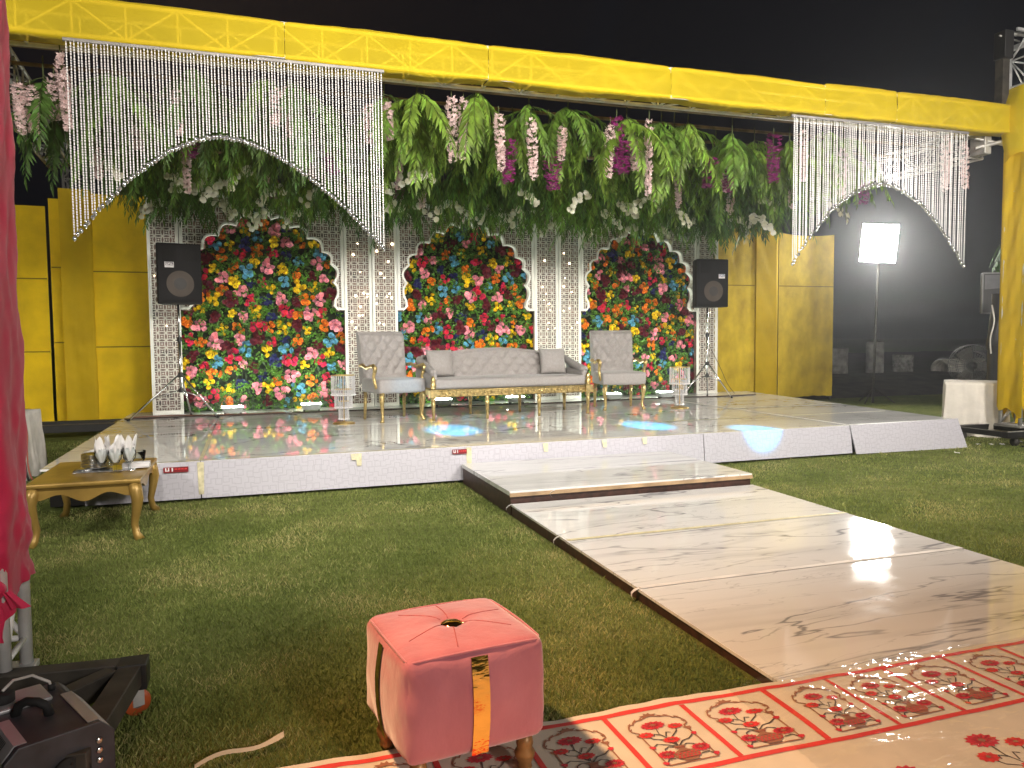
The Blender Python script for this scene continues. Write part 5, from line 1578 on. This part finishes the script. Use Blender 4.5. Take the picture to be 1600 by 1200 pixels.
# ================================================================ FOREGROUND LEFT: pink tower, dolly, fog machine
TX, TY = -1.095, 3.60
tw = thing("pink_tower", "aluminium truss tower at the left edge wrapped in bright pink cloth", "tower", (TX, TY, 0))
for sx in (-1, 1):
    for sy in (-1, 1):
        q = MB(); q.tube([(sx * .15, sy * .15, .13), (sx * .15, sy * .15, 4.6)], .026, 12); q.build("chord", MATS["white_truss_paint"], tw)
for (a, b) in (((-1, -1), (1, -1)), ((1, -1), (1, 1)), ((1, 1), (-1, 1)), ((-1, 1), (-1, -1))):
    A = Vector((a[0] * .15, a[1] * .15, 0)); B = Vector((b[0] * .15, b[1] * .15, 0))
    braces(tw, MATS["white_truss_paint"], (0, 0, .24), (0, 0, 1), 4.2, .42, A, B, r=.013)
q = MB(); q.box(-.19, .19, -.19, .19, .10, .129); q.build("base_plate", M_ALU, tw, bevel=.004)
def pk(u, v):
    a = u * 2 * PI - .9
    c, s_ = math.cos(a), math.sin(a)
    k = (abs(c) ** 8 + abs(s_) ** 8) ** (-1 / 8)          # rounded square section, pulled tight
    z = .40 + 4.3 * v
    low = max(0, 1 - v / .30)
    d = .007 * wob(u * 9 + v * 9, v * 12 - u * 5, 2) + .013 * low * wob(u * 14 + v * 26, v * 30 - u * 4, 5) + .010 * wob(u * 10 - v * 14, v * 26, 7)
    d += -.022 * math.exp(-((v - .035) / .014) ** 2) + .03 * math.exp(-(v / .02) ** 2) * wob(u * 12, 2, 9)
    lift = .16 * max(0, math.cos(a - .35)) * (1 - min(1, v * 9))
    return (c * (.190 * k + max(-.010, d)), s_ * (.190 * k + max(-.010, d)), z + lift - .04)
q = MB(); q.grid(pk, 96, 150); q.build("pink_wrap", M_PINK, tw)
kn = MB()
kn.grid(lambda u, v: (.13 + (.045 + .01 * math.sin(u * 19)) * math.sin(PI * (.08 + .84 * v)) * math.cos(u * 2 * PI), -.20 + (.04 + .008 * math.sin(u * 25)) * math.sin(PI * (.08 + .84 * v)) * math.sin(u * 2 * PI), .50 + .10 * v), 18, 10)
kn.grid(lambda u, v: (.13 + (.02 + .035 * v) * (u - .5) * 2 + .015 * math.sin(v * 5), -.215 + .012 * math.sin(u * 9) - .01 * v, .52 - .17 * v), 7, 8)
kn.grid(lambda u, v: (.18 + (.012 + .02 * v) * (u - .5) * 2 + .05 * v, -.205 + .010 * math.sin(u * 8), .545 - .07 * v), 6, 6)
kn.build("knot", M_PINK, tw)
dl = thing("tower_dolly", "dusty black wheeled dolly frame with orange caster in the left foreground", "dolly", (0, 0, 0))
def beam(mb, p0, p1, w_, h_):
    p0 = Vector(p0); p1 = Vector(p1); t_ = (p1 - p0).normalized(); s_ = Vector((-t_.y, t_.x, 0)).normalized() * w_ / 2; u_ = Vector((0, 0, h_ / 2))
    v = [p0 - s_ - u_, p0 + s_ - u_, p0 + s_ + u_, p0 - s_ + u_, p1 - s_ - u_, p1 + s_ - u_, p1 + s_ + u_, p1 - s_ + u_]
    mb.add(v, [(0, 1, 2, 3), (7, 6, 5, 4), (0, 4, 5, 1), (1, 5, 6, 2), (2, 6, 7, 3), (3, 7, 4, 0)])
q = MB()
beam(q, (-.44, 3.385, .175), (-1.75, 3.50, .175), .085, .085)
q.build("cross_beam", M_BLACKD, dl, bevel=.005)
q = MB(); beam(q, (-.485, 3.34, .1755), (-.56, 2.66, .1755), .085, .084); q.build("side_beam", M_BLACKD, dl, bevel=.005)
q = MB(); beam(q, (-.55, 3.325, .176), (-.86, 2.98, .176), .07, .083); q.build("diagonal_beam", M_BLACKD, dl, bevel=.005)
q = MB(); q.box(-.535, -.425, 3.32, 3.43, .115, .222); q.build("corner_block", M_BLACK, dl, bevel=.006)
def caster(x, y, rz):
    M = Matrix.Translation((x, y, 0)) @ Matrix.Rotation(rz, 4, 'Z')
    wl = MB(); wl.tube([(0, -.02, .052), (0, .02, .052)], .052, 20, M=M)
    wo_ = wl.build("caster_wheel", M_ORANGE, dl)
    hb = MB(); hb.tube([(0, -.024, .052), (0, .024, .052)], .022, 14, M=M); hb.build("hub", M_ALUD, wo_)
    fk = MB(); fk.box(-.022, .022, -.030, -.025, .04, .112, M=M); fk.box(-.022, .022, .025, .030, .04, .112, M=M); fk.box(-.035, .035, -.03, .03, .106, .114, M=M); fk.build("caster_fork", M_ALU, dl)
caster(-.475, 3.375, R(30))
# fog machine
fg = thing("fog_machine", "black and silver fog machine on the grass in the left foreground", "fog machine", (-.685, 2.85, .006), R(27))
# local: front faces -y
q = MB()
def octo(w_, h_, c): return [(-w_ + c, 0.03), (w_ - c, .03), (w_, .03 + c), (w_, h_ - c * 1.2), (w_ - c * 1.2, h_), (-w_ + c * 1.2, h_), (-w_, h_ - c * 1.2), (-w_, .03 + c)]
q.prism(octo(.148, .272, .028), -.19, .25, 'xz'); q.build("body", M_FOGB, fg, bevel=.012)
q = MB(); q.prism(octo(.155, .282, .034), -.215, -.192, 'xz'); q.build("front_plate", M_FOGB, fg, bevel=.004)
q = MB()
for s_ in (-1, 1):
    vs = [(s_ * .150, -.185, .10), (s_ * .150, -.185, .238), (s_ * .118, -.185, .276), (s_ * .085, -.185, .2755), (s_ * .150, .10 if s_ > 0 else .02, .10), (s_ * .150, .10 if s_ > 0 else .02, .238), (s_ * .118, .10 if s_ > 0 else .02, .276), (s_ * .085, .10 if s_ > 0 else .02, .2755)]
    fs = [(0, 1, 5, 4), (1, 2, 6, 5), (2, 3, 7, 6)]
    sp = MB(); sp.add(vs, fs if s_ < 0 else [f[::-1] for f in fs]); so = sp.build("side_cover", M_FOGS, fg)
    sd = so.modifiers.new("solid", 'SOLIDIFY'); sd.thickness = .004; sd.offset = 1
v_ = MB()
for k in range(12): v_.box(-.142 + .0, -.105, -.12 + k * .012, -.115 + k * .012, .2500 - .0, .2535, M=Matrix.Translation((0, 0, .0)) @ Matrix.Rotation(0, 4, 'Y'))
q = MB()
for k in range(12):
    yk = -.13 + k * .012
    a = Vector((-.1535, yk, .236)); b = Vector((-.1245, yk, .2705))
    q.add([a, a + Vector((0, .006, 0)), b + Vector((0, .006, 0)), b], [(0, 1, 2, 3)])
    for i_ in range(4): pass
q2 = [(x - .003, y, z + .003) for x, y, z in q.v]; q.v = q2
q.build("vent_slots", M_RUB, fg)
q = MB(); q.rbox(-.14, .06, .09, .235, .270, .285, .006); q.build("tank_lid", M_FOGS, fg)
q = MB(); q.lathe([(.034, 0), (.036, .004), (.036, .028), (.030, .034), (.001, .034)], 18, 0, True, Matrix.Translation((-.07, .165, .285))); q.build("tank_cap", M_RUB, fg)
q = MB(); q.tube([(.02, -.02, .272), (.012, -.022, .305), (-.01, -.01, .322), (-.035, .02, .322), (-.052, .045, .305), (-.06, .055, .272)], [.016, .015, .014, .014, .015, .016], 10); q.build("handle", M_RUB, fg)
q = MB(); q.tube([(-.07, .165, .322), (-.03, .20, .335), (.03, .21, .33), (.075, .185, .30), (.08, .18, .276)], .005, 8); q.build("fluid_hose", pm("clear_hose", (.55, .52, .48), .3), fg)
q = MB(); q.tube([(.08, .18, .272), (.08, .18, .292)], .012, 10); q.build("hose_fitting", M_RUB, fg)
q = MB(); q.tube([(.022, -.232, .150), (.022, -.214, .150)], .055, 28); nz = q.build("nozzle_plate", M_RUB, fg)
q = MB(); q.tube([(.022, -.240, .150), (.022, -.23, .150)], .013, 14); q.build("nozzle", M_BLACK, nz)
q = MB()
for k in range(8):
    a = 2 * PI * k / 8; q.tube([(.022 + .036 * math.cos(a), -.2335, .150 + .036 * math.sin(a)), (.022 + .036 * math.cos(a), -.2315, .150 + .036 * math.sin(a))], .005, 8)
q.build("vent_hole", M_DARK, nz)
for (x, z) in ((.108, .222), (.108, .190), (.108, .158), (-.075, .178)):
    q = MB(); q.lathe([(.001, .005), (.009, .004), (.012, .0)], 12, 0, True, Matrix.Translation((x, -.2155, z)) @ Matrix.Rotation(R(90), 4, 'X')); q.build("screw", M_STEEL, fg)
# pale strip on the grass
q = MB(); vs = []
for i in range(15):
    t = i / 14; w_ = .010 + .012 * max(0, t - .75) * 4 * (1 if t < .93 else .5)
    x = -.22 + .30 * t; y = 2.80 + .125 * t + .01 * math.sin(t * 5); z = .035 + .01 * math.sin(t * 7)
    vs += [(x, y - w_, z), (x, y + w_, z + .006)]
q.add(vs, [(2 * i, 2 * i + 2, 2 * i + 3, 2 * i + 1) for i in range(14)], 0, True)
tag(q.build("plastic_strip", M_PALE), "pale torn plastic strip lying on the near grass", "strip")

# ================================================================ CARPET WITH PRINTED BORDER
cp = thing("floor_cloth", "printed floor cloth with red bordered vase and flower motifs at lower right", "carpet", (0, 0, 0))
CX0, CX1, CYF, CYN = -.6, 6.2, 2.725, -1.5
def sst(a, b, x):
    t = max(0, min(1, (x - a) / (b - a))); return t * t * (3 - 2 * t)
def Wp(x, y, lift=0.0):
    """place a point of the flat pattern on the cloth: it lies on the grass and its far edge climbs over the runway end"""
    k = sst(1.85, 2.56, y) * sst(1.76, 2.07, x)
    edge = max(0, 1 - (2.725 - y) / .05)
    z = .015 + .058 * k + .012 * edge * (.5 + .5 * wob(x * 5, 0, 4)) * (1 - k) + .0022 * wob(x * 3, y * 3, 8)
    return (x - .042 * k * x * sst(1.76, 2.6, x), y - .108 * k, z + lift)
def ce(x): return .006 * wob(x * 4, 1, 3)
xsn = sorted(set([CX0 + (CX1 - CX0) * i / 170 for i in range(171)] + [1.975 + .006 * k for k in range(16)]))
ysn = [CYF, 2.715, 2.70, 2.68, 2.66, 2.63, 2.60, 2.56, 2.53, 2.50, 2.46, 2.42, 2.38, 2.34, 2.30, 2.25, 2.15, 2.0, 1.8, 1.5, 1.0, 0, -1.5]
q = MB(); vs = [Wp(x, y + ce(x) * (1 if y > 2.6 else 0)) for y in ysn for x in xsn]; N = len(xsn)
q.add(vs, [(j * N + i, (j + 1) * N + i, (j + 1) * N + i + 1, j * N + i + 1) for j in range(len(ysn) - 1) for i in range(N - 1)], 0, True)
q.build("cloth", M_CARPET, cp)
def flat(mb, poly, lift, mat):
    """thin printed patch laid on the cloth, triangulated as a fan about its middle"""
    cx = sum(p[0] for p in poly) / len(poly); cy = sum(p[1] for p in poly) / len(poly)
    P = [(cx, cy)] + poly
    n = len(poly)
    mb.add([Wp(x, y, lift) for x, y in P], [(0, i + 1, (i + 1) % n + 1) for i in range(n)], mat)
def band(mb, pts, wd, lift, mat):
    vs = []
    n = len(pts)
    for i in range(n):
        a = Vector((*pts[max(0, i - 1)], 0)); b = Vector((*pts[min(n - 1, i + 1)], 0)); t_ = (b - a).normalized() if (b - a).length > 1e-9 else Vector((1, 0, 0))
        s_ = Vector((-t_.y, t_.x, 0)) * (wd[i] if isinstance(wd, list) else wd) / 2
        for sg in (1, -1):
            x, y = pts[i][0] + s_.x * sg, pts[i][1] + s_.y * sg
            vs.append(Wp(x, y, lift))
    mb.add(vs, [(2 * i, 2 * i + 1, 2 * i + 3, 2 * i + 2) for i in range(n - 1)], mat)
Y1, Y2 = 2.682, 2.250
ln = MB()
xx = [CX0 + .01 + i * .02 for i in range(int((CX1 - CX0 - .02) / .02))]
band(ln, [(x, Y1 + ce(x)) for x in xx], .024, .0022, 0); band(ln, [(x, Y2) for x in xx], .026, .0022, 0)
ln.build("border_line", M_RED, cp)
PW = .3435; X00 = 1.265 - 5 * PW
dv = MB(); dv_me = None
for k in range(19):
    x = X00 + k * PW
    if not (CX0 + .05 < x < CX1 - .1): continue
    d_ = MB(); band(d_, [(x, Y2 + .014 + (Y1 - Y2 - .027) * i / 12) for i in range(13)], .022, .0026, 0); d_.build("divider_line", M_RED, cp)
# one motif in unit panel coordinates: u across (0..1), v up (0 near .. 1 far); made as flat print
def motif_shapes():
    S = []       # (kind, mat index, data)
    # arch outline
    a = [(.12, .04), (.12, .60), (.07, .64), (.14, .66), (.13, .70), (.055, .74), (.05, .80), (.085, .86), (.13, .895), (.17, .885), (.20, .93), (.27, .955), (.34, .955), (.42, .985), (.50, 1.0)]
    b = [(1 - x, y) for x, y in a[::-1]]
    S.append(('band', 3, a + b[1:], .020)); S.append(('band', 3, [(.12, .04), (.88, .04)], .020))
    S.append(('poly', 3, [(.42, .985), (.36, 1.03), (.44, 1.03), (.46, 1.075), (.5, 1.045), (.54, 1.075), (.56, 1.03), (.64, 1.03), (.58, .985)]))
    for x, y in ((.055, .77), (.10, .88), (.23, .945), (.33, .96)):
        for sg in (-1, 1):
            X = .5 + sg * (x - .5) ; S.append(('poly', 3, [(X - .03, y), (X - sg * -.045, y + .045), (X + .03, y + .01)]))
    for sg in (-1, 1): S.append(('poly', 3, [(.5 + sg * .38, .60), (.5 + sg * .31, .665), (.5 + sg * .44, .665)]))
    # stems
    for pts in ([(.5, .36), (.46, .50), (.40, .62), (.43, .74)], [(.5, .36), (.53, .52), (.68, .62), (.72, .68)], [(.5, .36), (.38, .50), (.26, .54), (.22, .60)],
                [(.49, .34), (.36, .40), (.24, .44), (.16, .40)], [(.51, .34), (.62, .42), (.74, .44), (.84, .50)], [(.48, .32), (.36, .36), (.28, .33), (.25, .26)], [(.52, .32), (.64, .36), (.72, .33), (.75, .27)],
                [(.40, .60), (.33, .63), (.30, .59)], [(.46, .55), (.52, .63), (.58, .61)], [(.30, .14), (.20, .14), (.14, .09)], [(.70, .14), (.82, .15), (.86, .10)]):
        S.append(('band', 4, pts, .014))
    # flowers: (u, v, ru, rv, n, mat)
    for (x, y, ru, rv, n, m1, m2) in ((.43, .80, .20, .085, 13, 1, 2), (.73, .715, .13, .055, 11, 0, 1), (.21, .635, .12, .06, 10, 0, 1), (.49, .47, .14, .06, 11, 0, 1), (.24, .225, .15, .075, 14, 1, 2), (.77, .245, .15, .075, 14, 1, 2)):
        pl = []
        for k in range(2 * n):
            a_ = PI * k / n; rr = 1.0 if k % 2 == 0 else .78
            pl.append((x + ru * rr * math.cos(a_), y + rv * rr * math.sin(a_)))
        S.append(('poly', m1, pl))
        for k in range(n):
            a_ = 2 * PI * k / n
            S.append(('poly2', m2, [(x + ru * .30 * math.cos(a_ - .16), y + rv * .30 * math.sin(a_ - .16)), (x + ru * .82 * math.cos(a_), y + rv * .82 * math.sin(a_)), (x + ru * .30 * math.cos(a_ + .16), y + rv * .30 * math.sin(a_ + .16))]))
        S.append(('poly2', 3, [(x + ru * .22 * math.cos(2 * PI * k / 8), y + rv * .25 * math.sin(2 * PI * k / 8)) for k in range(8)]))
    for (x, y, sg) in ((.15, .38, -1), (.86, .51, 1), (.13, .075, -1), (.87, .085, 1)):
        S.append(('poly', 1, [(x, y - .03), (x + .045 * sg, y - .02), (x + .07 * sg, y + .02), (x + .02 * sg, y + .035), (x - .03 * sg, y + .01)]))
    # vase
    S.append(('poly', 3, [(.41, .34), (.59, .34), (.57, .315), (.55, .29), (.56, .265), (.70, .20), (.69, .14), (.62, .09), (.60, .06), (.40, .06), (.38, .09), (.31, .14), (.30, .20), (.44, .265), (.45, .29), (.43, .315)]))
    for i in range(6):
        for j in range(3):
            x = .35 + i * .06 + .02 * (j % 2); y = .12 + j * .035
            S.append(('poly2', 1, [(x - .022, y), (x, y - .014), (x + .022, y), (x, y + .014)]))
    for y in (.10, .222, .30): S.append(('band2', 2, [(.36 if y < .2 else .42, y), (.64 if y < .2 else .58, y)], .007))
    return S
SH = motif_shapes()
PM = [pm("print_scarlet", (.72, .045, .04), .75, var=.12, scale=60), M_PINKP, M_MAROONP, M_BROWNP, M_DARKP]
def motif(ox, oy, w_, h_, bare=False, name="printed_motif"):
    mb = MB(); li = 0
    for s_ in SH:
        kind, mt, data = s_[0], s_[1], s_[2]
        if bare and (mt == 3 and kind in ('band', 'poly') and s_ in SH[:13]): continue
        li += 1
        lift = .0030 + li * .000012 + (.0012 if kind.endswith('2') else 0)
        pts = [(ox + u * w_, oy + v * h_) for u, v in data]
        if kind.startswith('band'):
            P = []
            for i in range(len(pts) - 1):
                for k in range(3): P.append((pts[i][0] + (pts[i + 1][0] - pts[i][0]) * k / 3, pts[i][1] + (pts[i + 1][1] - pts[i][1]) * k / 3))
            P.append(pts[-1]); band(mb, P, s_[3] * w_ * 1.25, lift, mt)
        else: flat(mb, pts, lift, mt)
    return mb.build(name, PM, cp)
for k in range(18):
    x0 = X00 + k * PW
    if x0 < CX0 + .05 or x0 + PW > 4.7: continue
    motif(x0 + .040, Y2 + .030, PW - .080, (Y1 - Y2 - .055) / 1.085)
for (x, y) in ((2.02, 1.52), (2.46, 1.60), (2.90, 1.52), (1.58, 1.60), (3.3, 1.62), (.8, 1.4)):
    motif(x - .12, y, .36, .58, True, "large_motif")
# clear film thrown over the cloth, crinkled
fm = MB()
def filmf(u, v):
    x = 1.75 + 2.3 * u + .1 * v; y = 1.45 + (1.33 - .10 * u) * v + .03 * wob(u * 7, v * 2, 3)
    a = Wp(x, min(y, 2.72), .008 + .007 * abs(wob(u * 26 + v * 8, v * 22 - u * 9, 2)) + .0035 * (1 + wob(u * 11 + v * 9, v * 12, 6)))
    return (a[0], a[1] + max(0, y - 2.72), a[2])
fm.grid(filmf, 150, 80)
tag(fm.build("plastic_film", M_FILM), "clear crinkled plastic film over the printed floor cloth", "plastic sheet")

# ================================================================ OTTOMAN
ot = thing("ottoman", "pink velvet cube ottoman with gold bands and button on short turned legs", "ottoman", (.643, 2.588, .018), R(7))
hw, hd, zb, zt = .246, .236, .135, .482
q = MB()
q.rbox(-hw, hw, -hd, hd, zb, zt, .036, puff=.022, n=18)
# pull the top down at the button and along the stitch lines
nv = []
for (x, y, z) in q.v:
    sag = .0045 * wob(x * 6 + y * 5, z * 7, 12) + .0028 * wob((x - y) * 15, z * 5, 13)
    sag *= max(0, min(1, (min(abs(x) if abs(y) > hd - .01 else 9, abs(y) if abs(x) > hw - .01 else 9) - .035) / .05))
    x += sag * (1 if abs(x) > hw - .01 else 0) * (1 if x > 0 else -1); y += sag * (1 if abs(y) > hd - .01 else 0) * (1 if y > 0 else -1)
    if z > zt - .02:
        d = math.hypot(x, y); z -= .030 * math.exp(-(d / .045) ** 2)
        a = math.atan2(y, x)
        z += .006 * (abs(math.sin(2 * a)) - .5) * min(1, d / .06) * max(0, 1 - d / .30)
    nv.append((x, y, z))
q.v = nv
q.build("cushion", M_VEL, ot, weld=True)
# stitched creases radiating from the button
st = MB()
for k in range(6):
    a = R(20) + k * PI / 3 + (.12 if k % 2 else -.1)
    P = []
    for i in range(9):
        d = .045 + (.165) * i / 8
        x, y = d * math.cos(a), d * math.sin(a)
        if abs(x) > hw - .03 or abs(y) > hd - .03: break
        fx, fy = 1 - (x / hw) ** 2, 1 - (y / hd) ** 2
        zz = zt + .022 * fx * fy - .030 * math.exp(-(d / .045) ** 2) + .006 * (abs(math.sin(2 * a)) - .5) * min(1, d / .06) * max(0, 1 - d / .30)
        P.append((x, y, zz + .0005))
    st.tube(P, .0016, 5)
st.build("stitching", M_VELS, ot)
pp = MB(); e_ = .006
P = []
for (ax, ay, bx, by) in ((-1, -1, 1, -1), (1, -1, 1, 1), (1, 1, -1, 1), (-1, 1, -1, -1)):
    for i in range(16):
        t = i / 16; u_, v_ = ax + (bx - ax) * t, ay + (by - ay) * t
        g_ = 1 - (2 * t - 1) ** 2
        nx_, ny_ = (0, ay) if ay == by else (ax, 0)
        c_ = .004 if (i == 0) else 0
        P.append(((hw - .0105 - 2 * c_) * u_ + nx_ * .005 * g_, (hd - .0105 - 2 * c_) * v_ + ny_ * .005 * g_, zt - .0105 + .006 * g_ - c_))
P.append(P[0])
pp.tube(P, .0042, 7, 0, False); pp.build("piping", M_VEL, ot)
q = MB(); q.lathe([(.040, -.016), (.044, -.002), (.040, .007), (.022, .014), (.001, .016)], 28, 0, True, Matrix.Translation((0, 0, zt + .002))); q.build("button", M_GOLDM, ot)
def gband(x0, face):
    b = MB(); pts = []
    if face == 'f':
        def f(u, v):
            z = zb + (zt - .02 - zb) * v; x = -.029 + .058 * u
            y = -hd - .0225 * (1 - (2 * (z - zb) / (zt - zb) - 1) ** 2) - .0042 - .0012 * wob(u * 3, v * 26, 3)
            return (x, y, z)
        b.grid(f, 5, 40)
    else:
        def f(u, v):
            z = zb + (zt - .02 - zb) * v; y = -.022 + .044 * u
            x = -hw - .0225 * (1 - (2 * (z - zb) / (zt - zb) - 1) ** 2) - .0042 - .0010 * wob(u * 3, v * 24, 5)
            return (x, y, z)
        b.grid(f, 5, 40, flip=True)
    b.build("gold_band", M_GOLDM, ot)
gband(0, 'f'); gband(0, 'l')
LEG = [(.018, 0), (.026, .018), (.022, .03), (.034, .055), (.036, .07), (.026, .085), (.030, .10), (.024, .137)]
for sx in (-1, 1):
    for sy in (-1, 1):
        q = MB(); q.lathe(LEG, 14, 0, True, Matrix.Translation((sx * (hw - .055), sy * (hd - .055), 0))); q.build("leg", M_WOODL, ot)

# ================================================================ GRASS BLADES
def grass(n, seed):
    g = np.random.default_rng(seed)
    # sample in distance/angle so that density falls off with distance from the viewer
    r = np.exp(g.uniform(np.log(2.2), np.log(13.5), n)); a = g.uniform(R(-24), R(62), n)
    x = r * np.sin(a); y = r * np.cos(a)
    ok = np.ones(n, bool)
    ok &= ~((x > 2.03) & (x < 4.5) & (y < 7.9))                        # runway and step
    ok &= ~((y > 7.75) & (y < 13.6) & (x > -1.82) & (x < 8.85 + (y - 7.8) * .135))   # stage
    ok &= ~((y < 2.735) & (x > -.6))                                    # floor cloth
    ok &= (y > 2.2)
    x, y, r = x[ok], y[ok], r[ok]; n = len(x)
    h = g.uniform(.009, .021, n) * (1 + .25 * g.standard_normal(n)).clip(.5, 1.7); wd = (.0007 + .00034 * r) * g.uniform(.7, 1.3, n)
    h *= (1 + .02 * r)
    t = g.uniform(0, 2 * np.pi, n); le = g.uniform(.2, 1.0, n) * h; la = g.uniform(0, 2 * np.pi, n)
    dx, dy = np.cos(t) * wd, np.sin(t) * wd
    V = np.empty((n, 4, 3))
    V[:, 0] = np.stack([x - dx, y - dy, np.full(n, -.002)], 1); V[:, 1] = np.stack([x + dx, y + dy, np.full(n, -.002)], 1)
    mx, my = x + np.cos(la) * le * .45, y + np.sin(la) * le * .45
    V[:, 2] = np.stack([mx + dx * .6, my + dy * .6, h * .65], 1)
    V[:, 3] = np.stack([x + np.cos(la) * le, y + np.sin(la) * le, h], 1)
    me = bpy.data.meshes.new("grass")
    me.vertices.add(4 * n); me.vertices.foreach_set("co", V.reshape(-1))
    idx = np.arange(n) * 4
    F = np.stack([idx, idx + 1, idx + 2, idx, idx + 2, idx + 3], 1).reshape(-1)
    me.loops.add(6 * n); me.loops.foreach_set("vertex_index", F.astype(np.int32))
    me.polygons.add(2 * n); me.polygons.foreach_set("loop_start", (np.arange(2 * n) * 3).astype(np.int32))
    me.polygons.foreach_set("loop_total", np.full(2 * n, 3, np.int32))
    me.materials.append(M_BLADE); me.update(calc_edges=True)
    o = link("grass", me); tag(o, "short mown grass blades over the lawn", kind='stuff'); return o
grass(560000, 5)

# ================================================================ HAZE: thin, added for the floodlight's glow, which is mostly lens bloom
hz = MB(); hz.box(-262, 262, -162, 422, -1.0, 7.5)
M_HAZE = bpy.data.materials.new("glow_haze")
_n, _o = nodes_of(M_HAZE)
_v = _n.nodes.new("ShaderNodeVolumePrincipled"); _v.inputs['Density'].default_value = 0.0040; _v.inputs['Anisotropy'].default_value = .83
_v.inputs['Color'].default_value = (.9, .92, .95, 1)
_n.links.new(_v.outputs[0], _o.inputs['Volume'])
tag(hz.build("haze", M_HAZE), "thin haze added over the lawn for the floodlight glow", kind='stuff')
